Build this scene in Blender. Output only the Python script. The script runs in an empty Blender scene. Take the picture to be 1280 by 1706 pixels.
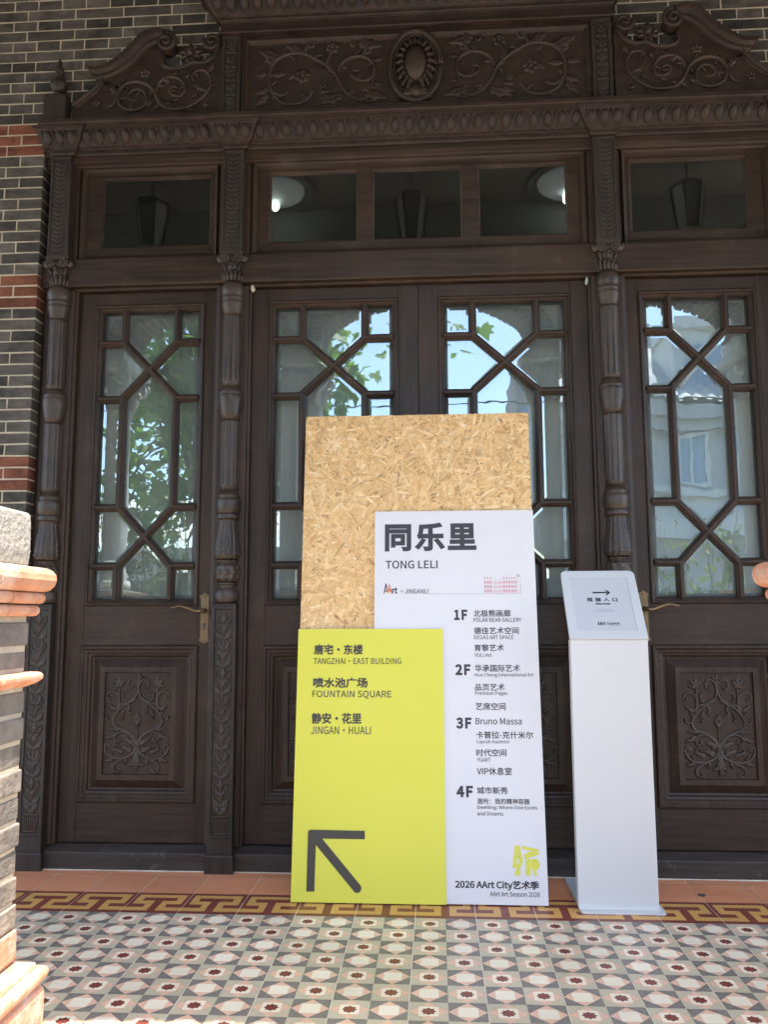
import bpy, bmesh, math, random, os
from mathutils import Vector, Matrix
random.seed(7)
R = math.radians
PI = math.pi
S = bpy.context.scene
COL = S.collection

# ------------------------------------------------------------------ camera
cam = bpy.data.cameras.new('camera')
cam.sensor_fit = 'VERTICAL'
cam.sensor_height = 36.0
cam.lens = 1381.7 / 1706.0 * 36.0
cam.clip_start = 0.02
cam.clip_end = 600
camo = bpy.data.objects.new('camera', cam)
COL.objects.link(camo)
camo.location = (0.4804, -2.8784, 0.9844)
_p, _w, _r = 0.1257, 0.0621, 0.0033
_m = Matrix.Rotation(_w, 3, 'Z') @ Matrix.Rotation(_p, 3, 'X') @ Matrix.Rotation(_r, 3, 'Y')
camo.rotation_euler = (_m @ Matrix.Rotation(PI / 2, 3, 'X')).to_euler()
S.camera = camo

# ------------------------------------------------------------------ light
SUN_EL, SUN_AZ = R(69.1), R(27)          # azimuth measured from -Y towards +X
world = bpy.data.worlds.new('World')
S.world = world
world.use_nodes = True
wn = world.node_tree
sky = wn.nodes.new('ShaderNodeTexSky')
sky.sky_type = 'NISHITA'
sky.sun_disc = False
sky.sun_elevation = SUN_EL
sky.sun_rotation = PI - SUN_AZ
sky.air_density = 1.0
sky.dust_density = 1.5
sky.ozone_density = 1.2
wn.links.new(sky.outputs[0], wn.nodes['Background'].inputs[0])
wn.nodes['Background'].inputs[1].default_value = 0.15
sl = bpy.data.lights.new('sun', 'SUN')
sl.energy = 3.2
sl.angle = R(0.6)
sl.color = (1.0, 0.95, 0.88)
so = bpy.data.objects.new('sun', sl)
COL.objects.link(so)
sd = Vector((math.sin(SUN_AZ) * math.cos(SUN_EL), -math.cos(SUN_AZ) * math.cos(SUN_EL), math.sin(SUN_EL)))
so.rotation_euler = sd.to_track_quat('Z', 'Y').to_euler()
so.location = sd * 30
S.view_settings.view_transform = 'Standard'
S.view_settings.look = 'None'
S.view_settings.gamma = 1.0
S.view_settings.exposure = 2.68
S.render.engine = 'CYCLES'
S.cycles.max_bounces = 10
S.cycles.diffuse_bounces = 6
S.cycles.glossy_bounces = 4
S.cycles.transparent_max_bounces = 12
S.cycles.use_denoising = True
S.cycles.sample_clamp_indirect = 6.0

# ------------------------------------------------------------------ helpers
class MB:
    """collects faces, then links them as ONE mesh object"""
    def __init__(s, mirror=None):
        s.v = []; s.f = []; s.m = []; s.s = []; s.c = []; s.mx = mirror

    def add(s, vs, fs, mat=0, smooth=False, col=None):
        b = len(s.v)
        if s.mx is None:
            s.v.extend(tuple(v) for v in vs)
            s.f.extend(tuple(b + i for i in f) for f in fs)
        else:
            s.v.extend((s.mx - v[0], v[1], v[2]) for v in vs)
            s.f.extend(tuple(b + i for i in reversed(f)) for f in fs)
        s.m.extend([mat] * len(fs)); s.s.extend([smooth] * len(fs)); s.c.extend([col] * len(fs))

    def box(s, x0, x1, y0, y1, z0, z1, mat=0, col=None):
        s.add([(x0, y0, z0), (x1, y0, z0), (x1, y1, z0), (x0, y1, z0), (x0, y0, z1), (x1, y0, z1), (x1, y1, z1), (x0, y1, z1)],
              [(0, 3, 2, 1), (4, 5, 6, 7), (0, 1, 5, 4), (1, 2, 6, 5), (2, 3, 7, 6), (3, 0, 4, 7)], mat, False, col)

    def ring(s, x0, x1, z0, z1, prof, mat=0, close=False, back=None):
        """mitred picture frame: prof = [(inset, y)]"""
        vs = []
        for d, y in prof:
            vs += [(x0 + d, y, z0 + d), (x1 - d, y, z0 + d), (x1 - d, y, z1 - d), (x0 + d, y, z1 - d)]
        fs = []
        for i in range(len(prof) - 1):
            for k in range(4):
                a, b = i * 4 + k, i * 4 + (k + 1) % 4
                fs.append((a, b, b + 4, a + 4))
        if close:
            n = (len(prof) - 1) * 4
            fs.append((n, n + 1, n + 2, n + 3))
        s.add(vs, fs, mat)

    def loft(s, x0, x1, yf, yb, prof, mat=0):
        """front-and-sides return: prof = [(out, z)] from bottom to top"""
        vs = []
        for o, z in prof:
            vs += [(x0 - o, yb, z), (x0 - o, yf - o, z), (x1 + o, yf - o, z), (x1 + o, yb, z)]
        fs = []
        n = len(prof)
        for i in range(n - 1):
            for k in range(3):
                a = i * 4 + k
                fs.append((a, a + 1, a + 5, a + 4))
            fs.append((i * 4 + 3, i * 4, i * 4 + 4, i * 4 + 7))
        fs.append((3, 2, 1, 0)); e = (n - 1) * 4
        fs.append((e, e + 1, e + 2, e + 3))
        s.add(vs, fs, mat)

    def loft4(s, x0, x1, y0, y1, prof, mat=0, smooth=False):
        """square stacked rings, out on all four sides"""
        vs = []
        for o, z in prof:
            vs += [(x0 - o, y0 - o, z), (x1 + o, y0 - o, z), (x1 + o, y1 + o, z), (x0 - o, y1 + o, z)]
        fs = []
        n = len(prof)
        for i in range(n - 1):
            for k in range(4):
                a, b = i * 4 + k, i * 4 + (k + 1) % 4
                fs.append((a, b, b + 4, a + 4))
        fs.append((3, 2, 1, 0)); e = (n - 1) * 4
        fs.append((e, e + 1, e + 2, e + 3))
        s.add(vs, fs, mat, smooth)

    def exx(s, x0, x1, prof, mat=0):
        """profile [(y, z)] pushed along X"""
        n = len(prof)
        vs = [(x0, y, z) for y, z in prof] + [(x1, y, z) for y, z in prof]
        fs = [(i, i + 1, n + i + 1, n + i) for i in range(n - 1)] + [(n - 1, 0, n, 2 * n - 1)]
        fs += [tuple(range(n - 1, -1, -1)), tuple(range(n, 2 * n))]
        s.add(vs, fs, mat)

    def exz(s, z0, z1, prof, mat=0):
        """profile [(x, y)] pushed along Z"""
        n = len(prof)
        vs = [(x, y, z0) for x, y in prof] + [(x, y, z1) for x, y in prof]
        fs = [(i, i + 1, n + i + 1, n + i) for i in range(n - 1)] + [(n - 1, 0, n, 2 * n - 1)]
        fs += [tuple(range(n - 1, -1, -1)), tuple(range(n, 2 * n))]
        s.add(vs, fs, mat)

    def poly(s, pts, y0, y1, mat=0):
        """outline in XZ given a thickness"""
        n = len(pts)
        vs = [(x, y0, z) for x, z in pts] + [(x, y1, z) for x, z in pts]
        fs = [tuple(range(n)), tuple(range(2 * n - 1, n - 1, -1))]
        fs += [(i, (i + 1) % n, n + (i + 1) % n, n + i) for i in range(n)]
        s.add(vs, fs, mat)

    def lathe(s, cx, cy, prof, n=28, mat=0, mod=None, smooth=True):
        vs = []
        for r, z in prof:
            for k in range(n):
                a = 2 * PI * k / n
                rr = r if mod is None else r * mod(a, z)
                vs.append((cx + rr * math.cos(a), cy + rr * math.sin(a), z))
        fs = []
        for i in range(len(prof) - 1):
            for k in range(n):
                a, b = i * n + k, i * n + (k + 1) % n
                fs.append((a, b, b + n, a + n))
        fs.append(tuple(range(n - 1, -1, -1)))
        e = (len(prof) - 1) * n
        fs.append(tuple(range(e, e + n)))
        s.add(vs, fs, mat, smooth)

    def tube(s, pts, r0, r1=None, n=8, mat=0, smooth=True):
        r1 = r0 if r1 is None else r1
        P = [Vector(p) for p in pts]
        vs = []; N = len(P)
        up = Vector((0.13, 0.31, 0.94))
        for i, p in enumerate(P):
            t = (P[min(i + 1, N - 1)] - P[max(i - 1, 0)]).normalized()
            a = t.cross(up)
            if a.length < 1e-4: a = t.cross(Vector((1, 0, 0)))
            a.normalize(); b = t.cross(a)
            r = r0 + (r1 - r0) * i / max(1, N - 1)
            for k in range(n):
                q = 2 * PI * k / n
                vs.append(p + a * (r * math.cos(q)) + b * (r * math.sin(q)))
        fs = []
        for i in range(N - 1):
            for k in range(n):
                a, b = i * n + k, i * n + (k + 1) % n
                fs.append((a, b, b + n, a + n))
        fs.append(tuple(range(n - 1, -1, -1))); fs.append(tuple(range((N - 1) * n, N * n)))
        s.add(vs, fs, mat, smooth)

    # ---- carved relief on a plane y = Y
    def rel(s, pts, w0, w1, h, Y, n=4, mat=0):
        P = spline(pts, n)
        N = len(P); vs = []
        sec = [(-1, 0), (-.8, .55), (-.25, .95), (.25, .95), (.8, .55), (1, 0)]
        for i, (x, z) in enumerate(P):
            x0, z0 = P[max(i - 1, 0)]; x1, z1 = P[min(i + 1, N - 1)]
            dx, dz = x1 - x0, z1 - z0
            l = math.hypot(dx, dz) or 1
            nx, nz = -dz / l, dx / l
            t = i / (N - 1)
            w = w0 + (w1 - w0) * t
            hh = h * (0.65 + 0.35 * math.sin(PI * min(1, t * 1.1)))
            for a, b in sec:
                vs.append((x + nx * w * a, Y - hh * b, z + nz * w * a))
        k = len(sec)
        fs = [(i * k + j, i * k + j + 1, (i + 1) * k + j + 1, (i + 1) * k + j) for i in range(N - 1) for j in range(k - 1)]
        s.add(vs, fs, mat, True)

    def leaf(s, x0, z0, x1, z1, w, h, Y, lobes=2.5, mat=0, bend=0.0):
        N = 13; vs = []
        dx, dz = x1 - x0, z1 - z0
        l = math.hypot(dx, dz) or 1e-6
        tx, tz, nx, nz = dx / l, dz / l, -dz / l, dx / l
        for i in range(N):
            t = i / (N - 1)
            ww = w * (math.sin(PI * t ** 0.75) ** 0.8) * (1 + 0.3 * math.sin(lobes * 2 * PI * t)) if 0 < t < 1 else 0.0005
            o = bend * l * math.sin(PI * t)
            cx, cz = x0 + dx * t + nx * o, z0 + dz * t + nz * o
            hb = h * (0.5 + 0.5 * math.sin(PI * t))
            for a, b in ((-1, 0.0), (-.92, .55), (-.45, .85), (-.12, 1.0), (0, .6), (.12, 1.0), (.45, .85), (.92, .55), (1, 0.0)):
                vs.append((cx + nx * ww * a, Y - hb * b, cz + nz * ww * a))
        k = 9
        fs = [(i * k + j, i * k + j + 1, (i + 1) * k + j + 1, (i + 1) * k + j) for i in range(N - 1) for j in range(k - 1)]
        s.add(vs, fs, mat, True)

    def blob(s, x, z, rx, rz, h, Y, n=12, m=4, mat=0, tilt=0.0):
        vs = [(x, Y - h, z)]
        for j in range(1, m + 1):
            a = PI / 2 * j / m
            for k in range(n):
                q = 2 * PI * k / n
                zz = rz * math.sin(a) * math.sin(q)
                vs.append((x + rx * math.sin(a) * math.cos(q), Y - h * math.cos(a) - tilt * zz, z + zz))
        fs = [(0, 1 + k, 1 + (k + 1) % n) for k in range(n)]
        for j in range(m - 1):
            for k in range(n):
                a, b = 1 + j * n + k, 1 + j * n + (k + 1) % n
                fs.append((b, a, a + n, b + n))
        s.add(vs, fs, mat, True)

    def rosette(s, x, z, r, h, Y, n=6, mat=0):
        for k in range(n):
            a = 2 * PI * k / n + .3
            s.blob(x + math.cos(a) * r * .58, z + math.sin(a) * r * .58, r * .42, r * .42, h * .8, Y, 9, 3, mat)
        s.blob(x, z, r * .3, r * .3, h * 1.15, Y, 9, 3, mat)

    def build(s, name, mats, parent=None, loc=None, link=True):
        """mesh in world coordinates -> object whose origin is loc (or its parent's)"""
        o = loc if loc is not None else (ORG.get(parent.name, (0, 0, 0)) if parent else (0, 0, 0))
        me = bpy.data.meshes.new(name)
        me.from_pydata([(x - o[0], y - o[1], z - o[2]) for x, y, z in s.v], [], s.f)
        if not isinstance(mats, (list, tuple)): mats = [mats]
        for m in mats: me.materials.append(m)
        me.polygons.foreach_set('material_index', s.m)
        me.polygons.foreach_set('use_smooth', s.s)
        if any(c is not None for c in s.c):
            at = me.attributes.new('tone', 'FLOAT_COLOR', 'CORNER')
            data = []
            for f, c in zip(s.f, s.c):
                c = c or (1, 1, 1)
                data += [c[0], c[1], c[2], 1.0] * len(f)
            at.data.foreach_set('color', data)
        bm = bmesh.new(); bm.from_mesh(me)
        bmesh.ops.recalc_face_normals(bm, faces=bm.faces); bm.to_mesh(me); bm.free()
        me.update()
        ob = bpy.data.objects.new(name, me)
        COL.objects.link(ob)
        if parent:
            ob.parent = parent
        else:
            ob.location = o
        ORG[ob.name] = tuple(o)
        return ob

ORG = {}

def spline(pts, n=4):
    if len(pts) < 3:
        a, b = pts[0], pts[-1]
        return [(a[0] + (b[0] - a[0]) * i / n, a[1] + (b[1] - a[1]) * i / n) for i in range(n + 1)]
    P = [pts[0]] + list(pts) + [pts[-1]]
    out = []
    for i in range(1, len(P) - 2):
        p0, p1, p2, p3 = P[i - 1], P[i], P[i + 1], P[i + 2]
        for k in range(n):
            t = k / n
            out.append(tuple(0.5 * (2 * p1[j] + (p2[j] - p0[j]) * t + (2 * p0[j] - 5 * p1[j] + 4 * p2[j] - p3[j]) * t * t
                                    + (3 * p1[j] - p0[j] - 3 * p2[j] + p3[j]) * t ** 3) for j in range(2)))
    out.append(tuple(pts[-1]))
    return out

def resample(pts, n):
    L = [0]
    for a, b in zip(pts, pts[1:]): L.append(L[-1] + math.dist(a, b))
    out = []
    for i in range(n):
        d = L[-1] * i / (n - 1); k = 0
        while k < len(L) - 2 and L[k + 1] < d: k += 1
        t = (d - L[k]) / max(1e-9, L[k + 1] - L[k])
        out.append(tuple(pts[k][j] + (pts[k + 1][j] - pts[k][j]) * t for j in range(len(pts[0]))))
    return out

def tag(o, label=None, cat=None, group=None, kind=None):
    if label: o['label'] = label
    if cat: o['category'] = cat
    if group: o['group'] = group
    if kind: o['kind'] = kind
    return o

def thing(name, label, cat, loc, group=None):
    o = bpy.data.objects.new(name, None)
    o.empty_display_size = 0.1
    COL.objects.link(o)
    o.location = loc
    ORG[o.name] = tuple(loc)
    return tag(o, label, cat, group)

def bevel(o, w=0.002, seg=2):
    m = o.modifiers.new('bevel', 'BEVEL')
    m.width = w; m.segments = seg; m.limit_method = 'ANGLE'; m.angle_limit = R(35)
    return o

# ------------------------------------------------------------------ materials
def mat(name, col, rough=0.6, col2=None, scale=6.0, stretch=(1, 1, 1), bump=0.0, bscale=None, tone=False, metallic=0.0, spec=0.5,
        detail=5.0, contrast=(0.35, 0.65), col3=None, scale3=2.0, c3=(0.55, 0.75), rvar=0.0, dust=None):
    m = bpy.data.materials.new(name)
    m.use_nodes = True
    nt = m.node_tree; N = nt.nodes; L = nt.links
    b = N['Principled BSDF']
    b.inputs['Roughness'].default_value = rough
    b.inputs['Metallic'].default_value = metallic
    b.inputs['Specular IOR Level'].default_value = spec
    b.inputs['Base Color'].default_value = (*col, 1)
    tc = N.new('ShaderNodeTexCoord')
    mp = N.new('ShaderNodeMapping'); mp.inputs['Scale'].default_value = stretch
    L.new(tc.outputs['Object'], mp.inputs[0])
    out = None
    if col2 is not None:
        nz = N.new('ShaderNodeTexNoise'); nz.inputs['Scale'].default_value = scale; nz.inputs['Detail'].default_value = detail
        nz.inputs['Roughness'].default_value = 0.62
        L.new(mp.outputs[0], nz.inputs['Vector'])
        rp = N.new('ShaderNodeValToRGB')
        rp.color_ramp.elements[0].position = contrast[0]; rp.color_ramp.elements[1].position = contrast[1]
        rp.color_ramp.elements[0].color = (*col, 1); rp.color_ramp.elements[1].color = (*col2, 1)
        L.new(nz.outputs['Fac'], rp.inputs[0])
        out = rp.outputs[0]
        if rvar:
            mr = N.new('ShaderNodeMapRange')
            mr.inputs['To Min'].default_value = rough - rvar; mr.inputs['To Max'].default_value = rough + rvar
            L.new(nz.outputs['Fac'], mr.inputs['Value']); L.new(mr.outputs[0], b.inputs['Roughness'])
    if col3 is not None:
        n3 = N.new('ShaderNodeTexNoise'); n3.inputs['Scale'].default_value = scale3; n3.inputs['Detail'].default_value = 7
        n3.inputs['Roughness'].default_value = 0.7
        L.new(tc.outputs['Object'], n3.inputs['Vector'])
        r3 = N.new('ShaderNodeValToRGB')
        r3.color_ramp.elements[0].position = c3[0]; r3.color_ramp.elements[1].position = c3[1]
        L.new(n3.outputs['Fac'], r3.inputs[0])
        mx = N.new('ShaderNodeMix'); mx.data_type = 'RGBA'
        L.new(r3.outputs[0], mx.inputs[0])
        if out is None: mx.inputs[6].default_value = (*col, 1)
        else: L.new(out, mx.inputs[6])
        mx.inputs[7].default_value = (*col3, 1)
        out = mx.outputs[2]
    if dust:
        dcol, dscale, dlo, dhi, damt = dust
        nd = N.new('ShaderNodeTexNoise'); nd.inputs['Scale'].default_value = dscale; nd.inputs['Detail'].default_value = 9; nd.inputs['Roughness'].default_value = 0.72
        L.new(tc.outputs['Object'], nd.inputs['Vector'])
        rd = N.new('ShaderNodeMapRange'); rd.inputs['From Min'].default_value = dlo; rd.inputs['From Max'].default_value = dhi; rd.inputs['To Max'].default_value = damt
        L.new(nd.outputs['Fac'], rd.inputs['Value'])
        md = N.new('ShaderNodeMix'); md.data_type = 'RGBA'
        L.new(rd.outputs[0], md.inputs[0])
        if out is None: md.inputs[6].default_value = (*col, 1)
        else: L.new(out, md.inputs[6])
        md.inputs[7].default_value = (*dcol, 1)
        out = md.outputs[2]
    if tone:
        at = N.new('ShaderNodeAttribute'); at.attribute_name = 'tone'
        mu = N.new('ShaderNodeMix'); mu.data_type = 'RGBA'; mu.blend_type = 'MULTIPLY'; mu.inputs[0].default_value = 1
        if out is None: mu.inputs[6].default_value = (*col, 1)
        else: L.new(out, mu.inputs[6])
        L.new(at.outputs['Color'], mu.inputs[7])
        out = mu.outputs[2]
    if out is not None: L.new(out, b.inputs['Base Color'])
    if bump:
        nb = N.new('ShaderNodeTexNoise'); nb.inputs['Scale'].default_value = bscale or scale * 3; nb.inputs['Detail'].default_value = 6
        L.new(mp.outputs[0], nb.inputs['Vector'])
        bp = N.new('ShaderNodeBump'); bp.inputs['Strength'].default_value = bump; bp.inputs['Distance'].default_value = 0.004
        L.new(nb.outputs['Fac'], bp.inputs['Height']); L.new(bp.outputs[0], b.inputs['Normal'])
    return m

WD, WL, WR = (0.019, 0.0110, 0.0072), (0.044, 0.0268, 0.0180), (0.058, 0.029, 0.0155)
M = {}
M['wood_v'] = mat('dark_wood_upright', WD, 0.48, WL, 5, (11, 11, 0.55), 0.22, 9, col3=WR, scale3=2.3, c3=(0.45, 0.8), spec=0.32, rvar=0.1, dust=((0.085, 0.068, 0.055), 4.5, 0.56, 0.78, 0.8))
M['wood_h'] = mat('dark_wood_level', WD, 0.48, WL, 5, (0.55, 11, 11), 0.22, 9, col3=WR, scale3=2.3, c3=(0.45, 0.8), spec=0.32, rvar=0.1, dust=((0.085, 0.068, 0.055), 4.5, 0.56, 0.78, 0.8))
M['wood_c'] = mat('carved_wood', (0.034, 0.0225, 0.0155), 0.40, (0.060, 0.041, 0.029), 9, (1, 1, 1), 0.15, 60, spec=0.45, rvar=0.1)
M['wood_cr'] = mat('carved_red_wood', (0.026, 0.0155, 0.0115), 0.40, (0.052, 0.032, 0.023), 9, (1, 1, 1), 0.15, 60, spec=0.4, rvar=0.1)
M['wood_old'] = mat('weathered_black_wood', (0.020, 0.0132, 0.0100), 0.5, (0.038, 0.0275, 0.0205), 7, (4, 4, 1), 0.3, 40, spec=0.4, rvar=0.1)
M['wood_red'] = mat('brown_cornice_wood', (0.022, 0.0135, 0.0105), 0.46, (0.046, 0.028, 0.020), 6, (2, 4, 4), 0.2, 40, spec=0.32, rvar=0.1)
M['wood_sill'] = mat('scuffed_sill_wood', (0.027, 0.020, 0.016), 0.55, (0.05, 0.039, 0.032), 5, (0.6, 8, 8), 0.3, 12,
                     col3=(0.17, 0.16, 0.15), scale3=9, c3=(0.6, 0.82), spec=0.35)
M['brick'] = mat('grey_brick', (1, 1, 1), 0.8, (0.55, 0.53, 0.5), 9, (1, 1, 3), 0.6, 45, tone=True, col3=(0.30, 0.28, 0.27), scale3=8, c3=(0.48, 0.66), spec=0.3)
M['mortar'] = mat('cream_mortar', (0.54, 0.47, 0.35), 0.9, (0.41, 0.355, 0.265), 14, bump=0.4, bscale=80, spec=0.2)
M['pmortar'] = mat('pedestal_mortar', (0.46, 0.39, 0.28), 0.9, (0.36, 0.31, 0.23), 20, bump=0.5, bscale=90, spec=0.2)
M['pbrick'] = mat('worn_pedestal_brick', (1, 1, 1), 0.85, (0.62, 0.60, 0.58), 14, (1, 1, 1.5), 0.9, 60, tone=True, col3=(1.6, 1.45, 1.25), scale3=9, c3=(0.5, 0.72), spec=0.25)
M['orange'] = mat('orange_moulded_brick', (0.40, 0.155, 0.075), 0.85, (0.55, 0.28, 0.165), 14, (1, 1, 1), 1.0, 42, col3=(0.54, 0.42, 0.34), scale3=16, c3=(0.48, 0.72), spec=0.3)
M['stone'] = mat('rough_stone', (0.25, 0.225, 0.185), 0.9, (0.34, 0.31, 0.26), 90, bump=0.9, bscale=120, spec=0.2)
M['column'] = mat('pale_grey_stone', (0.50, 0.49, 0.45), 0.75, (0.6, 0.59, 0.55), 4, bump=0.15, bscale=60, spec=0.3)
M['plaster'] = mat('ceiling_plaster', (0.30, 0.29, 0.27), 0.9, (0.26, 0.25, 0.23), 2, spec=0.2)
M['brass'] = mat('aged_brass', (0.25, 0.175, 0.10), 0.4, (0.17, 0.12, 0.07), 14, metallic=0.9, rvar=0.08)
M['white_panel'] = mat('white_foam_panel', (0.635, 0.618, 0.615), 0.55, (0.62, 0.605, 0.605), 3, spec=0.35, dust=((0.45, 0.43, 0.40), 3.2, 0.55, 0.85, 0.10), rvar=0.06)
M['yellow_panel'] = mat('yellow_foam_panel', (0.60, 0.57, 0.062), 0.55, (0.615, 0.585, 0.07), 3, spec=0.35, dust=((0.45, 0.43, 0.40), 3.2, 0.55, 0.85, 0.10), rvar=0.06)
M['panel_edge'] = mat('panel_edge', (0.55, 0.52, 0.42), 0.7)
M['ink'] = mat('dark_print', (0.032, 0.030, 0.034), 0.6)
M['ink_y'] = mat('dark_print_on_yellow', (0.048, 0.040, 0.028), 0.6)
M['print_pink'] = mat('pink_print', (0.62, 0.34, 0.37), 0.6)
M['print_rose'] = mat('rose_print', (0.46, 0.21, 0.25), 0.6)
M['print_grey'] = mat('grey_print', (0.33, 0.32, 0.36), 0.6)
M['print_red'] = mat('red_print', (0.62, 0.10, 0.05), 0.6)
M['print_orange'] = mat('orange_print', (0.72, 0.30, 0.09), 0.6)
M['print_lime'] = mat('lime_print', (0.58, 0.55, 0.045), 0.6, (0.64, 0.60, 0.09), 30)
M['white_metal'] = mat('white_powder_coat', (0.57, 0.565, 0.555), 0.42, (0.56, 0.555, 0.545), 2, spec=0.45, dust=((0.45, 0.43, 0.40), 3.2, 0.55, 0.85, 0.10), rvar=0.06)
M['paper'] = mat('grey_white_paper', (0.52, 0.52, 0.52), 0.45, spec=0.4)
M['steel'] = mat('dark_socket_metal', (0.10, 0.10, 0.08), 0.5, metallic=0.4)
M['curtain'] = mat('grey_net_curtain', (0.40, 0.42, 0.40), 0.9, (0.36, 0.38, 0.36), 2.5, spec=0.1)
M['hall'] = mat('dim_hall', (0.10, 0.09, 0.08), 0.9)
M['paving'] = mat('courtyard_paving', (0.13, 0.125, 0.115), 0.85, (0.18, 0.175, 0.16), 3, bump=0.2)
M['tile_w'] = mat('cream_tile', (0.87, 0.77, 0.575), 0.36, (0.81, 0.72, 0.545), 5, col3=(0.74, 0.66, 0.51), scale3=3, c3=(0.55, 0.8), spec=0.28, rvar=0.08, tone=True)
M['tile_p'] = mat('pink_tile', (0.80, 0.50, 0.34), 0.34, (0.74, 0.47, 0.33), 6, col3=(0.70, 0.47, 0.33), scale3=4, c3=(0.55, 0.8), spec=0.28, rvar=0.08, tone=True)
M['tile_s'] = mat('sage_tile', (0.58, 0.505, 0.345), 0.36, (0.53, 0.465, 0.325), 6, col3=(0.56, 0.48, 0.34), scale3=4, c3=(0.5, 0.8), spec=0.28, rvar=0.08, tone=True)
M['tile_d'] = mat('slate_tile', (0.195, 0.174, 0.147), 0.42, (0.25, 0.225, 0.193), 60, col3=(0.24, 0.24, 0.235), scale3=160, c3=(0.6, 0.75), spec=0.28, rvar=0.08, tone=True)
M['tile_r'] = mat('oxblood_tile', (0.19, 0.048, 0.034), 0.36, (0.23, 0.062, 0.045), 8, spec=0.28, tone=True)
M['tile_o'] = mat('terracotta_tile', (0.66, 0.25, 0.12), 0.45, (0.72, 0.31, 0.16), 3, (1, 2.5, 1), 0.08, 40, col3=(0.58, 0.25, 0.145), scale3=5, c3=(0.5, 0.8), spec=0.28, rvar=0.1, tone=True)
M['tile_y'] = mat('ochre_tile', (0.64, 0.35, 0.10), 0.38, (0.58, 0.32, 0.095), 6, spec=0.28, tone=True)
M['grout'] = mat('pale_grout', (0.84, 0.74, 0.58), 0.9, (0.66, 0.57, 0.45), 12)
M['osb_base'] = mat('strand_board', (0.40, 0.24, 0.10), 0.7, (0.55, 0.36, 0.17), 25)
M['osb'] = mat('wood_strands', (1, 1, 1), 0.62, (0.86, 0.80, 0.70), 30, (1, 1, 1), 0.15, 90, tone=True, spec=0.3)
M['bark'] = mat('mottled_bark', (0.13, 0.11, 0.085), 0.9, (0.24, 0.22, 0.17), 5, bump=0.4)
M['leaf'] = mat('tree_leaf', (0.11, 0.21, 0.032), 0.5, (0.17, 0.29, 0.06), 1.5, tone=True, spec=0.3)
M['shrub'] = mat('shrub_leaf', (0.075, 0.13, 0.035), 0.45, (0.13, 0.19, 0.055), 2.5, tone=True, spec=0.35)
M['wall_w'] = mat('pale_render', (0.52, 0.51, 0.48), 0.85, (0.46, 0.45, 0.43), 2)
M['roof_t'] = mat('grey_roof_tile', (0.34, 0.34, 0.33), 0.7, (0.46, 0.46, 0.45), 4)
M['trim'] = mat('white_trim', (0.68, 0.67, 0.62), 0.7)
M['win'] = mat('blue_window_glass', (0.22, 0.30, 0.38), 0.08, spec=1.0)
M['tower'] = mat('brick_tower', (0.33, 0.27, 0.24), 0.85, (0.38, 0.32, 0.29), 1)
M['wire'] = mat('black_cable', (0.03, 0.03, 0.03), 0.6)
M['lamp_dome'] = None
M['lamp_metal'] = mat('grey_iron', (0.34, 0.33, 0.31), 0.45)
M['lamp_glass'] = mat('frosted_lantern_glass', (0.52, 0.52, 0.5), 0.25)
for k in ('leaf', 'shrub'):        # thin leaves let some light through
    nt = M[k].node_tree; b = nt.nodes['Principled BSDF']
    tr = nt.nodes.new('ShaderNodeBsdfTranslucent'); mx = nt.nodes.new('ShaderNodeMixShader')
    mx.inputs[0].default_value = 0.5
    src = b.inputs['Base Color'].links[0].from_socket
    nt.links.new(src, tr.inputs[0])
    nt.links.new(b.outputs[0], mx.inputs[1]); nt.links.new(tr.outputs[0], mx.inputs[2])
    nt.links.new(mx.outputs[0], nt.nodes['Material Output'].inputs[0])

def glow(name, col, strength):
    m = bpy.data.materials.new(name); m.use_nodes = True
    b = m.node_tree.nodes['Principled BSDF']
    b.inputs['Base Color'].default_value = (*col, 1)
    b.inputs['Emission Color'].default_value = (*col, 1)
    b.inputs['Emission Strength'].default_value = strength
    return m
M['lamp_dome'] = glow('lit_lamp_bowl', (0.66, 0.68, 0.66), 0.09)
M['bulb'] = glow('lit_crystal', (0.95, 1.0, 0.93), 4.0)

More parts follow.
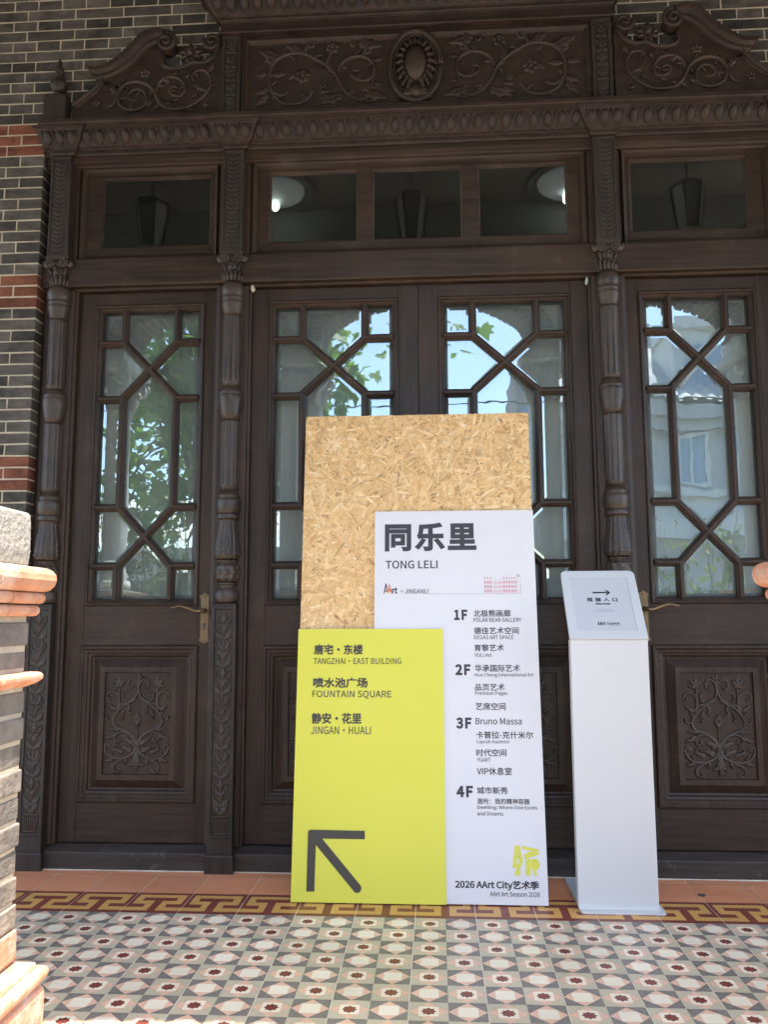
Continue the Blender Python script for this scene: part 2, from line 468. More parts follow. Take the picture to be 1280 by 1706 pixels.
def glass_mat(name, gain, tint, film=0.0):
    """clear pane: part mirror (Fresnel), part see-through"""
    m = bpy.data.materials.new(name); m.use_nodes = True
    nt = m.node_tree; N = nt.nodes; L = nt.links
    N.remove(N['Principled BSDF'])
    fr = N.new('ShaderNodeFresnel'); fr.inputs[0].default_value = 1.5
    ma = N.new('ShaderNodeMath'); ma.operation = 'MULTIPLY'; ma.inputs[1].default_value = gain; ma.use_clamp = True
    tr = N.new('ShaderNodeBsdfTransparent'); tr.inputs[0].default_value = (*tint, 1)
    gl = N.new('ShaderNodeBsdfGlossy'); gl.inputs['Roughness'].default_value = 0.0
    gl.inputs['Color'].default_value = (.84, .98, 1.0, 1)
    bz = N.new('ShaderNodeTexNoise'); bz.inputs['Scale'].default_value = 5.0; bz.inputs['Detail'].default_value = 2
    bo = N.new('ShaderNodeTexCoord'); bb = N.new('ShaderNodeBump'); bb.inputs['Strength'].default_value = .12; bb.inputs['Distance'].default_value = .004
    L.new(bo.outputs['Object'], bz.inputs['Vector']); L.new(bz.outputs['Fac'], bb.inputs['Height']); L.new(bb.outputs[0], gl.inputs['Normal'])
    mx = N.new('ShaderNodeMixShader')
    L.new(fr.outputs[0], ma.inputs[0]); L.new(ma.outputs[0], mx.inputs[0])
    L.new(tr.outputs[0], mx.inputs[1]); L.new(gl.outputs[0], mx.inputs[2])
    out = mx.outputs[0]
    if film:
        df = N.new('ShaderNodeBsdfDiffuse'); df.inputs[0].default_value = (0.62, 0.66, 0.63, 1)
        tc = N.new('ShaderNodeTexCoord'); mp = N.new('ShaderNodeMapping'); mp.inputs['Scale'].default_value = (7, 7, 2.2)
        nz = N.new('ShaderNodeTexNoise'); nz.inputs['Scale'].default_value = 2.5; nz.inputs['Detail'].default_value = 8; nz.inputs['Roughness'].default_value = .65
        mr = N.new('ShaderNodeMapRange'); mr.inputs['From Min'].default_value = .3; mr.inputs['From Max'].default_value = .75
        mr.inputs['To Min'].default_value = film * .65; mr.inputs['To Max'].default_value = film * 1.5
        m2 = N.new('ShaderNodeMixShader')
        L.new(tc.outputs['Object'], mp.inputs[0]); L.new(mp.outputs[0], nz.inputs['Vector']); L.new(nz.outputs['Fac'], mr.inputs['Value'])
        L.new(mr.outputs[0], m2.inputs[0]); L.new(out, m2.inputs[1]); L.new(df.outputs[0], m2.inputs[2]); out = m2.outputs[0]
    L.new(out, N['Material Output'].inputs[0])
    return m
M['glass'] = glass_mat('window_glass', 5.6, (0.88, 0.93, 0.91), 0.06)
M['glass_dark'] = glass_mat('transom_glass', 2.0, (0.8, 0.82, 0.8))

MX = 0.835      # x mirrors about the middle of the doorway (MX - x)

# ------------------------------------------------------------------ porch floor
def floor():
    mb = MB()
    W, Pk, Sg, D, Rd, O, Yl, G = range(8)
    G1 = 0.0014
    mb.add([(-6, .60, -.0012), (7, .60, -.0012), (7, -2.05, -.0012), (-6, -2.05, -.0012)], [(3, 2, 1, 0)], G)
    mb.box(-6, 7, -2.05, .60, -.14, -.002, G)
    rt = random.Random(99)
    T = {}
    def tone(x, y):
        k = (math.floor(x / .2 + .001), math.floor(y / .2 + .001))
        if k not in T:
            v = rt.uniform(.90, 1.06); T[k] = (v, v * rt.uniform(.985, 1.005), v * rt.uniform(.96, 1.0))
        return T[k]
    def q(x0, y0, x1, y1, m):
        mb.add([(x0, y0, 0), (x1, y0, 0), (x1, y1, 0), (x0, y1, 0)], [(0, 1, 2, 3)], m, False, tone((x0 + x1) / 2, (y0 + y1) / 2))
    for k in range(-30, 35):
        x = k * .2
        q(x + G1, .4 + G1, x + .2 - G1, .60, O)
        q(x + G1, .2 + G1, x + .2 - G1, .4 - G1, O)
        # meander border, rows from the wall towards the viewer
        rows = [(0, .10, [(0, 1, Rd)]),
                (.10, .24, [(0, .07, Rd), (.07, .93, Yl), (.93, 1, Rd)]),
                (.24, .40, [(0, .07, Rd), (.07, .2, Yl), (.2, .8, Rd), (.8, .93, Yl), (.93, 1, Rd)]),
                (.40, .56, [(0, .07, Rd), (.07, .43, Yl), (.43, .57, Rd), (.57, .93, Yl), (.93, 1, Rd)]),
                (.56, .72, [(0, .31, Rd), (.31, .43, Yl), (.43, .57, Rd), (.57, .69, Yl), (.69, 1, Rd)]),
                (.72, .88, [(0, .43, Yl), (.43, .57, Rd), (.57, 1, Yl)]),
                (.88, 1, [(0, 1, Rd)])]
        for t0, t1, cells in rows:
            for s0, s1, m in cells:
                xa = x + .2 * s0 + (G1 if s0 == 0 else 0); xb = x + .2 * s1 - (G1 if s1 == 1 else 0)
                ya = .2 - .2 * t0 - (G1 * .5 if t0 == 0 else 0); yb = .2 - .2 * t1 + (G1 * .5 if t1 == 1 else 0)
                q(xa, yb, xb, ya, m)
    star = []
    for k in range(16):
        a = PI / 8 * k
        r = .0202 if k % 2 == 0 else .0148
        star.append((r * math.cos(a), r * math.sin(a)))
    for r in range(0, 20):
        for c in range(-40, 55):
            x0, x1 = c * .1 + (G1 if c % 2 == 0 else .0002), c * .1 + .1 - (G1 if c % 2 else .0002)
            y1, y0 = -r * .1 - (G1 * .7 if r % 2 == 0 else .0002), -r * .1 - .1 + (G1 * .7 if r % 2 else .0002)
            cx, cy = c * .1 + .05, -r * .1 - .05
            st = (r + c) % 2 == 0
            tn = tone(cx, cy)
            E, N_, Wp, S_ = (x1, cy), (cx, y1), (x0, cy), (cx, y0)
            hs = .0255
            for (a, b, co) in ((E, N_, (x1, y1)), (N_, Wp, (x0, y1)), (Wp, S_, (x0, y0)), (S_, E, (x1, y0))):
                mb.add([(a[0], a[1], 0), (co[0], co[1], 0), (b[0], b[1], 0)], [(0, 1, 2)], Sg if st else D, False, tn)
            sq = [(cx + hs, cy + hs), (cx - hs, cy + hs), (cx - hs, cy - hs), (cx + hs, cy - hs)]
            tips = [N_, Wp, S_, E]
            for k in range(4):
                a, b, t = sq[k], sq[(k + 1) % 4], tips[k]
                mb.add([(a[0], a[1], 0), (t[0], t[1], 0), (b[0], b[1], 0)], [(0, 1, 2)], Pk, False, tn)
            if not st:
                mb.add([(x, y, 0) for x, y in sq], [(0, 1, 2, 3)], W, False, tn)
            else:
                vs = [(cx + x, cy + y, 0) for x, y in star]
                for x, y in star:
                    k = hs / max(abs(x), abs(y))
                    vs.append((cx + x * k, cy + y * k, 0))
                mb.add(vs, [tuple(range(16))], Rd, False, tn)
                mb.add(vs, [(i, 16 + i, 16 + (i + 1) % 16, (i + 1) % 16) for i in range(16)], W, False, tn)
    rs = random.Random(4)                     # crumbly mortar line along the foot of the sill
    pts = [(-1.3 + 3.45 * k / 90, .4505 - rs.uniform(0, .006)) for k in range(91)]
    mb.add([(x, y, .0006) for x, y in pts] + [(x, .462, .004) for x, y in pts], [(k, k + 1, 92 + k, 91 + k) for k in range(90)], G)
    o = mb.build('porch_floor', [M['tile_w'], M['tile_p'], M['tile_s'], M['tile_d'], M['tile_r'], M['tile_o'], M['tile_y'], M['grout']])
    tag(o, kind='structure')
floor()

mb = MB()
mb.box(-6, 7, -2.40, -2.051, -.45, -.15)
mb.box(-6, 7, -2.75, -2.401, -.45, -.30)
tag(bevel(mb.build('steps', M['paving']), .006), kind='structure')
mb = MB()
mb.add([(-300, -300, -.45), (300, -300, -.45), (300, 300, -.45), (-300, 300, -.45)], [(0, 1, 2, 3)])
tag(mb.build('courtyard_ground', M['paving']), kind='structure')

# ------------------------------------------------------------------ brick wall round the doorway
def brick_wall():
    mb = MB()
    rnd = random.Random(3)
    XL, XR = -1.215, MX + 1.215
    p, j = .0495, .0068
    def tone(red):
        t = rnd.uniform(.8, 1.25)
        if red: return (.24 * t, .085 * t, .048 * t)
        t = rnd.choice((.6, .8, .95, 1.1, 1.35, 1.0)) * rnd.uniform(.85, 1.15)
        return (.108 * t, .098 * t, .084 * t)
    def row(xa, xb, z0, z1, first, L, red, rev=False):
        """bricks from the corner xb leftwards (mirrored when rev)"""
        x = xb; ln = first
        while x > xa + .01:
            x2 = max(xa, x - ln)
            a, b = x2 + j / 2, x - (j / 2 if x < xb else 0)
            y0 = .4298 + rnd.uniform(-.0006, .0004)
            if rev: a, b = MX - b, MX - a
            r = red and (x > xb - .62 - .3 * rnd.random())
            w_ = lambda: rnd.uniform(-.0013, .0013)
            mb.add([(a + w_(), y0 + w_() * .2, z0 + w_()), (b + (w_() if x < xb else 0), y0 + w_() * .2, z0 + w_()), (b, .50, z0), (a, .50, z0), (a + w_(), y0 + w_() * .2, z1 + w_()), (b + (w_() if x < xb else 0), y0 + w_() * .2, z1 + w_()), (b, .50, z1), (a, .50, z1)],
                   [(0, 3, 2, 1), (4, 5, 6, 7), (0, 1, 5, 4), (1, 2, 6, 5), (2, 3, 7, 6), (3, 0, 4, 7)], 0, False, tone(r))
            x = x2; ln = L
    k0 = -14
    for k in range(k0, 65):
        z1 = 3.192 - k * p - j / 2; z0 = 3.192 - (k + 1) * p + j / 2
        if z1 < 0.02 or z1 > 3.83: continue
        red = k in (0, 1, 2, 3) or k in (15, 16, 17) or k in (31, 32, 33) or k in (47, 48, 49)
        hd = k % 2 == 0
        first, L = (.105, .219) if hd else (.168, .1095)
        if 3.192 - (k + 1) * p > 3.10:
            row(-4.0, .42, z0, z1, .42 + 1.215 + first - (.219 if hd else .1095) * 8, L, False)
            row(-4.0, .42, z0, z1, .42 + 1.215 + first - (.219 if hd else .1095) * 8, L, False, True)
        else:
            row(-4.0, XL, z0, z1, first, L, red)
            row(-4.0, XL, z0, z1, first, L, red, True)
    # mortar body
    d = .4312
    mb.box(-4.0, XL - .001, d, .62, 0, 3.10, 1)
    mb.box(XR + .001, MX + 4.0, d, .62, 0, 3.10, 1)
    mb.box(-4.0, MX + 4.0, d, .62, 3.1001, 3.82, 1)
    o = mb.build('brick_wall', [M['brick'], M['mortar']], loc=(MX / 2, .43, 0))
    tag(o, 'dark grey brick wall with cream joints and red brick bands around the wooden doorway', 'wall')
brick_wall()

# ------------------------------------------------------------------ carved wooden doorway
portal = thing('doorway_surround', 'dark carved wooden doorway surround with columns, transom windows and scrolled pediment', 'doorway', (MX / 2, .455, 0))
CX = [-1.135, -.372, MX + .372, MX + 1.135]
OUT_L, OUT_R = -1.213, MX + 1.213

mb = MB()
mb.exx(OUT_L, OUT_R, [(.56, 0), (.455, 0), (.455, .064), (.459, .068), (.500, .086), (.56, .087)])
bevel(mb.build('sill', M['wood_sill'], portal), .002)

mb = MB()
mb.exx(OUT_L, OUT_R, [(.56, 2.391), (.492, 2.391), (.484, 2.400), (.464, 2.403), (.460, 2.410), (.460, 2.522), (.465, 2.530), (.56, 2.531)])
bevel(mb.build('transom_rail', M['wood_h'], portal), .002)

for cx in CX:
    mb = MB()
    for z0, z1 in ((.0872, 2.3908), (2.5312, 2.9478)):
        mb.exz(z0, z1, [(cx - .078, .56), (cx - .078, .494), (cx - .068, .490), (cx - .066, .480), (cx - .058, .4755), (cx + .058, .4755),
                        (cx + .066, .480), (cx + .068, .490), (cx + .078, .494), (cx + .078, .56)])
    bevel(mb.build('mullion', M['wood_v'], portal), .0015)

def plant_strip(mb, cx, z0, z1, hw, Y, n, h=.006):
    """stacked flowers and leaves, as on the lower pilasters"""
    dz = (z1 - z0) / n
    for i in range(n):
        b = z0 + i * dz
        mb.rel([(cx, b), (cx, b + dz)], .0025, .0025, h * .7, Y)
        for sgn in (-1, 1):
            mb.leaf(cx, b + dz * .02, cx + sgn * hw * .92, b + dz * .36, .010, h, Y, 2.5, bend=-.12 * sgn)
            mb.leaf(cx, b + dz * .30, cx + sgn * hw * .75, b + dz * .58, .009, h, Y, 1.5, bend=.18 * sgn)
            mb.rel([(cx, b + dz * .55), (cx + sgn * hw * .5, b + dz * .62), (cx + sgn * hw * .85, b + dz * .76), (cx + sgn * hw * .7, b + dz * .86),
                    (cx + sgn * hw * .45, b + dz * .80)], .0035, .002, h, Y)
            if i % 2:
                mb.leaf(cx + sgn * .003, b + dz * .62, cx + sgn * hw * .45, b + dz * .98, .008, h, Y, 1.5, bend=-.2 * sgn)
        if i % 2 == 0:
            mb.leaf(cx, b + dz * .60, cx, b + dz * .98, .011, h * 1.2, Y, 2.5)
            mb.blob(cx, b + dz * .66, .006, .006, h * 1.3, Y)

for i, cx in enumerate(CX):
    # lower pilaster with sunk carved strip
    mb = MB()
    mb.loft(cx - .056, cx + .056, .424, .474, [(0, 0), (0, .064), (-.003, .068), (-.005, .07)])
    mb.box(cx - .050, cx + .050, .4305, .474, .0702, .130)
    mb.ring(cx - .050, cx + .050, .1302, 1.030, [(0, .474), (0, .432), (.0015, .4305), (.0125, .4305), (.0145, .4365)], 0, True)
    mb.loft(cx - .050, cx + .050, .4305, .474, [(0, 1.0302), (0, 1.036), (-.004, 1.041)])
    pl = bevel(mb.build('pilaster', M['wood_old'], portal), .002)
    mb = MB()
    plant_strip(mb, cx, .245, 1.004, .036, .4365, 7)
    for k in range(7):                               # fluted vase at the foot
        u = (k - 3) / 3
        mb.rel([(cx + u * .018, .150), (cx + u * .030, .205)], .003, .004, .006, .4365)
    mb.rel([(cx - .030, .212), (cx + .030, .212)], .004, .004, .007, .4365)
    mb.rel([(cx - .024, .148), (cx + .024, .148)], .003, .003, .006, .4365)
    mb.leaf(cx, .215, cx - .032, .262, .010, .006, .4365); mb.leaf(cx, .215, cx + .032, .262, .010, .006, .4365)
    mb.build('carving', M['wood_c'], pl)

    # turned column
    cy = .474
    mb = MB()
    flute = lambda a, z: 1 - .16 * max(0, math.cos(10 * a + PI / 2)) ** 5
    prof = lambda *p: list(p)
    mb.lathe(cx, cy, [(.030, 1.0412), (.040, 1.0414), (.0475, 1.050), (.0505, 1.064), (.0500, 1.080), (.046, 1.094), (.037, 1.101), (.034, 1.108), (.036, 1.114), (.043, 1.117), (.0435, 1.122), (.036, 1.126)], 30)
    mb.lathe(cx, cy, [*spline([(.036, 1.1262), (.044, 1.132), (.0495, 1.150), (.0505, 1.172), (.046, 1.192), (.038, 1.203), (.040, 1.208), (.041, 1.214), (.036, 1.2175)], 5)], 72, 0,
             lambda a, z: 1 + .05 * math.cos(9 * a + 90 * abs(z - 1.165)) + .03 * math.sin(260 * z))
    mb.lathe(cx, cy, [*[(a_, b_) for a_, b_ in spline([(.036, 1.2177), (.047, 1.223), (.0520, 1.240), (.0502, 1.258), (.049, 1.285), (.043, 1.320), (.039, 1.350), (.0375, 1.372), (.041, 1.382), (.047, 1.386), (.048, 1.394), (.046, 1.404)], 6)]], 98, 0,
             lambda a, z: 1 + (.09 * abs(math.sin(7 * a)) - .04 + .035 * math.sin(300 * z - 7 * abs(math.sin(7 * a)))) * (1 if z < 1.378 else .3))
    mb.lathe(cx, cy, [(.044, 1.4042), (.045, 1.412), (.0505, 1.420), (.0502, 1.436), (.0515, 1.456), (.047, 1.470), (.043, 1.474), (.0465, 1.478), (.0465, 1.484), (.040, 1.488), (.038, 1.505)], 30)
    mb.lathe(cx, cy, [(.0385, 1.5052), (.0385, 1.525), (.0385, 1.53), (.0390, 1.79), (.0390, 1.80)], 96, 0, lambda a, z: flute(a, z) if 1.526 < z < 1.796 else 1)
    mb.lathe(cx, cy, [(.039, 1.8002), (.041, 1.820), (.046, 1.838), (.0445, 1.846), (.0495, 1.862), (.0502, 1.882), (.0502, 1.898), (.0490, 1.906), (.0470, 1.909), (.0485, 1.914), (.0470, 1.922), (.040, 1.930), (.038, 1.945)], 30)
    mb.lathe(cx, cy, [(.0385, 1.9452), (.0385, 1.965), (.0385, 1.97), (.0385, 2.245), (.0385, 2.255)], 96, 0, lambda a, z: flute(a, z) if 1.966 < z < 2.25 else 1)
    mb.lathe(cx, cy, [(.0385, 2.2552), (.0395, 2.268), (.0440, 2.285), (.0475, 2.302), (.0480, 2.312), (.0455, 2.318), (.0485, 2.324), (.0485, 2.331), (.0450, 2.336), (.0500, 2.346), (.0515, 2.362), (.0500, 2.380), (.0450, 2.392), (.040, 2.398)], 30)
    colm = mb.build('column', M['wood_c'], portal)
    mb = MB()                                           # capital: bell, leaves, volutes, abacus
    mb.lathe(cx, .478, [(.036, 2.3985), (.0375, 2.41), (.0365, 2.45), (.041, 2.488), (.045, 2.515)], 24)
    for a in range(9):
        q = PI + PI * a / 8
        ca, sa = math.cos(q), math.sin(q)
        for zb, zt, ro in ((2.402, 2.445, .050), (2.432, 2.482, .053)):
            if zb > 2.41 and a % 2: continue
            b = [(cx + .037 * ca, .478 + .037 * sa, zb), (cx + .041 * ca, .478 + .041 * sa, (zb + zt) / 2), (cx + ro * ca, .478 + ro * sa, zt), (cx + (ro + .003) * ca, .478 + (ro + .003) * sa, zt - .010)]
            mb.tube(b, .0075, .004, 7)
    for sgn in (-1, 1):
        sp = []
        for k in range(26):
            t = k / 25; q = PI / 2 + sgn * -t * 2.1 * 2 * PI
            r = .0215 * (1 - .86 * t)
            sp.append((cx + sgn * .0265 + r * math.cos(q), .4335 - .004 * t, 2.500 + r * math.sin(q)))
        mb.tube(sp, .0048, .0028, 7)
        mb.blob(cx + sgn * .0265, 2.500, .019, .019, .006, .437, 14)
        mb.tube([(cx + sgn * .048, .438, 2.500), (cx + sgn * .050, .475, 2.500)], .018, .016, 10)
    mb.rel([(cx - .018, 2.470), (cx, 2.487), (cx + .018, 2.470)], .004, .004, .010, .440)
    mb.loft(cx - .044, cx + .044, .436, .50, [(0, 2.516), (.006, 2.521), (.006, 2.530), (.002, 2.5315)])
    mb.build('capital', M['wood_c'], colm)

    # upper pilaster beside the transom windows
    mb = MB()
    mb.ring(cx - .046, cx + .046, 2.5318, 2.990, [(0, .4752), (0, .434), (.0015, .4325), (.010, .4325), (.012, .4365)], 0, True)
    up = bevel(mb.build('upper_pilaster', M['wood_old'], portal), .0015)
    mb = MB()
    n = 20
    for k in range(n):
        z = 2.555 + (2.965 - 2.555) * k / n
        for sgn in (-1, 1):
            mb.leaf(cx, z, cx + sgn * .028, z + .018, .006, .0035, .4365, 1.5)
            mb.blob(cx + sgn * .016, z + .004, .004, .004, .003, .4365, 8, 2)
        mb.blob(cx, z + .012, .005, .006, .004, .4365, 8, 2)
    mb.build('carving', M['wood_old'], up)

# frieze
mb = MB()
mb.exx(OUT_L, OUT_R, [(.56, 2.948), (.478, 2.948), (.470, 2.951), (.466, 2.958), (.462, 2.960), (.4495, 2.966), (.4495, 2.9905), (.56, 2.9905)])
bevel(mb.build('frieze', M['wood_h'], portal), .0015)

# cornice with egg-and-dart
def eggs(mb, x, y, z, s=1.0, tilt=.85):
    mb.blob(x, z, .0205 * s, .029 * s, .0225 * s, y, 16, 5, 0, tilt)
    pts = []
    for k in range(11):
        a = PI + PI * k / 10
        pts.append((x + .0262 * s * math.cos(a), y + tilt * (.036 * s * math.sin(a)) * -1 - .004, z + .036 * s * math.sin(a)))
    pts = [(x - .0255 * s, y - tilt * .03 * s - .004, z + .030 * s)] + pts + [(x + .0255 * s, y - tilt * .03 * s - .004, z + .030 * s)]
    mb.tube(pts, .0027 * s, .0027 * s, 6)

def beads(mb, x0, x1, y, z, r, pitch):
    n = int((x1 - x0) / pitch)
    for k in range(n):
        x = x0 + (k + .5) * (x1 - x0) / n
        vs = [(x, y - r, z), (x + r, y, z), (x, y, z + r * 1.2), (x - r, y, z), (x, y, z - r * 1.2)]
        mb.add(vs, [(0, 1, 2), (0, 2, 3), (0, 3, 4), (0, 4, 1)], 0, True)

mb = MB()
mb.exx(OUT_L - .005, OUT_R + .005, [(.56, 2.991), (.445, 2.991), (.440, 2.998), (.438, 3.014), (.432, 3.018), (.422, 3.022), (.404, 3.050), (.388, 3.080),
                                    (.376, 3.084), (.376, 3.096), (.368, 3.099), (.364, 3.104), (.364, 3.120), (.372, 3.124), (.43, 3.1275), (.56, 3.1275)])
corn = bevel(mb.build('cornice', M['wood_red'], portal), .0012, 1)
mb = MB()
for (xa, xb) in ((CX[0] + .095, CX[1] - .09), (CX[1] + .09, CX[2] - .09), (CX[2] + .09, CX[3] - .095)):
    n = max(1, round((xb - xa) / .0585))
    for k in range(n):
        eggs(mb, xa + (k + .5) * (xb - xa) / n, .4085, 3.052, .95, .62)
    beads(mb, xa - .02, xb + .02, .438, 3.0065, .0055, .0155)
mb.build('egg_moulding', M['wood_red'], corn)
for cx in CX:
    cx += .008 if cx < .4 else -.004
    mb = MB()
    mb.loft(cx - .052, cx + .052, .428, .47, [(0, 2.9908), (.004, 2.996), (.006, 3.010), (.012, 3.014), (.020, 3.020), (.036, 3.045), (.050, 3.075), (.056, 3.080), (.062, 3.082), (.064, 3.096), (.058, 3.0995)])
    blk = bevel(mb.build('cornice_block', M['wood_red'], portal), .0012, 1)
    mb = MB()
    for k in (-1, 0, 1):
        eggs(mb, cx + k * .052, .3965, 3.047, .93, .62)
    beads(mb, cx - .055, cx + .055, .4225, 3.003, .0055, .0155)
    mb.build('egg_moulding', M['wood_red'], blk)

# transom windows
def transom(x0, x1, panes):
    z0, z1 = 2.5312, 2.9478
    mb = MB()
    mb.ring(x0, x1, z0, z1, [(0, .476), (.004, .476), (.012, .482), (.018, .492), (.022, .500), (.022, .55)])
    xs = [x0 + .022] + [v for p in panes for v in p[:2]] + [x1 - .022]
    zb, zt = 2.590, 2.914
    fr = .4985
    for a, b in zip(xs[::2], xs[1::2]):
        mb.box(a, b, fr, .53, z0 + .022, z1 - .022)
    for a, b in panes:
        mb.box(a, b, fr + .0006, .53, z0 + .022, zb); mb.box(a, b, fr + .0006, .53, zt, z1 - .022)
        mb.ring(a, b, zb, zt, [(0, fr), (.003, fr + .001), (.006, fr + .008), (.010, fr + .016)])
    w = bevel(mb.build('transom_window', M['wood_h'], portal), .0012, 1)
    mb = MB()
    for i, (a, b) in enumerate(panes):
        t = (i - 1) * .0012
        mb.add([(a + .008, .5145 + t, zb + .008), (b - .008, .5145 - t, zb + .008), (b - .008, .5150 - t, zt - .008), (a + .008, .5150 + t, zt - .008)], [(0, 1, 2, 3)])
    mb.build('pane', M['glass_dark'], w)
transom(CX[0] + .0785, CX[1] - .0785, [(-.975, -.484)])
transom(CX[1] + .0785, CX[2] - .0785, [(-.228, .164), (.222, .614), (.678, 1.060)])
transom(CX[2] + .0785, CX[3] - .0785, [(1.319, 1.811)])

# ---- pediment
CEN = [[(-0.031, 3.235), (-0.051, 3.197), (-0.092, 3.177), (-0.149, 3.179), (-0.194, 3.216), (-0.213, 3.269), (-0.216, 3.313), (-0.204, 3.361), (-0.168, 3.395), (-0.119, 3.408), (-0.069, 3.407), (-0.02, 3.383), (0.029, 3.35), (0.07, 3.309), (0.095, 3.255), (0.127, 3.21), (0.168, 3.184), (0.2, 3.185), (0.22, 3.202), (0.212, 3.224), (0.192, 3.225)], [(-0.213, 3.269), (-0.198, 3.234), (-0.165, 3.215), (-0.137, 3.227), (-0.133, 3.241)], [(0.082, 3.308), (0.09, 3.343), (0.119, 3.372), (0.159, 3.383), (0.2, 3.378), (0.232, 3.353), (0.242, 3.318), (0.232, 3.284), (0.2, 3.268), (0.163, 3.278), (0.143, 3.301), (0.151, 3.318), (0.176, 3.317)], [(0.175, 3.382), (0.196, 3.399), (0.206, 3.433), (0.196, 3.469), (0.167, 3.475), (0.143, 3.463), (0.139, 3.441), (0.155, 3.432)], [(-0.069, 3.407), (-0.053, 3.437), (-0.037, 3.459)], [(0.029, 3.35), (0.045, 3.389), (0.057, 3.423)]]
CENL = [(-0.168, 3.39, -0.267, 3.435), (-0.192, 3.378, -0.241, 3.381), (-0.224, 3.323, -0.282, 3.316), (-0.215, 3.252, -0.272, 3.228), (-0.219, 3.226, -0.271, 3.172), (0.232, 3.362, 0.281, 3.368), (0.046, 3.231, -0.003, 3.225), (0.062, 3.213, -0.002, 3.19), (0.103, 3.211, 0.006, 3.173), (0.2, 3.216, 0.296, 3.185), (0.24, 3.257, 0.272, 3.247), (-0.069, 3.412, -0.144, 3.455), (-0.204, 3.313, -0.142, 3.319), (0.175, 3.444, 0.273, 3.43), (0.037, 3.345, 0.062, 3.309), (-0.134, 3.292, -0.093, 3.316)]
CENR = [(-0.037, 3.455, 0.024), (0.057, 3.432, 0.031), (-0.072, 3.307, 0.037), (0.155, 3.445, 0.01), (0.017, 3.259, 0.018)]
PED = [[(-0.761, 3.303), (-0.723, 3.261), (-0.702, 3.213), (-0.675, 3.18), (-0.63, 3.166), (-0.57, 3.172), (-0.519, 3.201), (-0.483, 3.242), (-0.469, 3.289), (-0.485, 3.33), (-0.515, 3.343), (-0.545, 3.332), (-0.552, 3.309), (-0.536, 3.292)], [(-0.707, 3.245), (-0.704, 3.284), (-0.679, 3.311), (-0.642, 3.317), (-0.604, 3.303), (-0.584, 3.271), (-0.587, 3.239), (-0.609, 3.224), (-0.639, 3.234), (-0.651, 3.258), (-0.637, 3.273), (-0.614, 3.264)], [(-0.723, 3.261), (-0.753, 3.29), (-0.799, 3.304), (-0.844, 3.295), (-0.873, 3.268), (-0.879, 3.229), (-0.863, 3.188), (-0.824, 3.169), (-0.78, 3.173), (-0.754, 3.199), (-0.756, 3.239), (-0.783, 3.264), (-0.816, 3.262), (-0.834, 3.239), (-0.822, 3.218), (-0.792, 3.217)], [(-0.88, 3.253), (-0.893, 3.206), (-0.923, 3.183)]]
PEDL = [(-0.888, 3.253, -0.92, 3.302), (-0.873, 3.268, -0.852, 3.311), (-0.478, 3.337, -0.456, 3.376), (-0.469, 3.273, -0.45, 3.265), (-0.504, 3.188, -0.466, 3.171), (-0.527, 3.237, -0.549, 3.214), (-0.498, 3.251, -0.543, 3.277), (-0.582, 3.31, -0.56, 3.337), (-0.872, 3.228, -0.842, 3.227), (-0.656, 3.29, -0.68, 3.331), (-0.728, 3.214, -0.75, 3.183), (-0.69, 3.197, -0.72, 3.17)]
PEDR = [(-0.977, 3.209, 0.02), (-0.763, 3.343, 0.024), (-0.926, 3.27, 0.012), (-0.597, 3.335, 0.013)]
LOW = [(-1.082, 3.205), (-1.027, 3.238), (-0.987, 3.275), (-0.965, 3.313)]
UP = [(-1.009, 3.355), (-0.948, 3.352), (-0.896, 3.378), (-0.852, 3.412), (-0.808, 3.458), (-0.772, 3.496), (-0.735, 3.514), (-0.697, 3.518), (-0.664, 3.508)]
INN = [(-0.968, 3.309), (-0.909, 3.323), (-0.857, 3.348), (-0.806, 3.389), (-0.762, 3.439), (-0.726, 3.466), (-0.698, 3.474)]
HOLE = [(-0.687, 3.42), (-0.678, 3.371), (-0.632, 3.353), (-0.587, 3.359), (-0.558, 3.378), (-0.506, 3.375), (-0.462, 3.401), (-0.437, 3.447), (-0.425, 3.494)]

mb = MB()
mb.ring(-.3385, MX + .3385, 3.128, 3.4965, [(0, .4295), (0, .404), (.016, .404), (.020, .399), (.026, .399), (.034, .410), (.038, .417)], 0, True)
pp = bevel(mb.build('pediment_panel', M['wood_red'], portal), .0012, 1)
mb = MB()
for mirror in (None, MX):
    mb.mx = mirror
    for c in CEN:
        mb.rel(c, .0098, .0058, .015, .417)
        for i in range(1, len(c) - 2, 2):               # small leaves sprouting along the stems
            (xa, za), (xb, zb) = c[i], c[i + 1]
            l = math.dist(c[i], c[i + 1]); tx, tz = (xb - xa) / l, (zb - za) / l
            s = 1 if (i // 2) % 2 else -1
            mb.leaf(xa, za, xa + tx * .022 - s * tz * .032, za + tz * .022 + s * tx * .032, .0085, .011, .417, 1.5, 0, .15 * s)
    for x0, z0, x1, z1 in CENL: mb.leaf(x0, z0, x1, z1, math.dist((x0, z0), (x1, z1)) * .24, .011, .417, 2.5)
    for x, z, r in CENR: mb.rosette(x, z, r, .012, .417, 6)
    for c in CEN[:1]:
        for i in range(3, len(c) - 3, 3):
            x, z = c[i]; mb.leaf(x, z, x + .025 * math.cos(i * 2.1), z + .025 * math.sin(i * 2.1), .008, .009, .417, 1.5)
mb.mx = None
mb.build('carving', M['wood_cr'], pp)
mb = MB()                                               # oval shell cartouche
ox, oz, rx, rz = MX / 2, 3.324, .108, .160
rg = [(ox + rx * math.cos(2 * PI * k / 48), .405, oz + rz * math.sin(2 * PI * k / 48)) for k in range(49)]
mb.tube(rg, .0125, .0125, 10)
rg = [(ox + (rx - .018) * math.cos(2 * PI * k / 48), .408, oz + (rz - .018) * math.sin(2 * PI * k / 48)) for k in range(49)]
mb.tube(rg, .006, .006, 8)
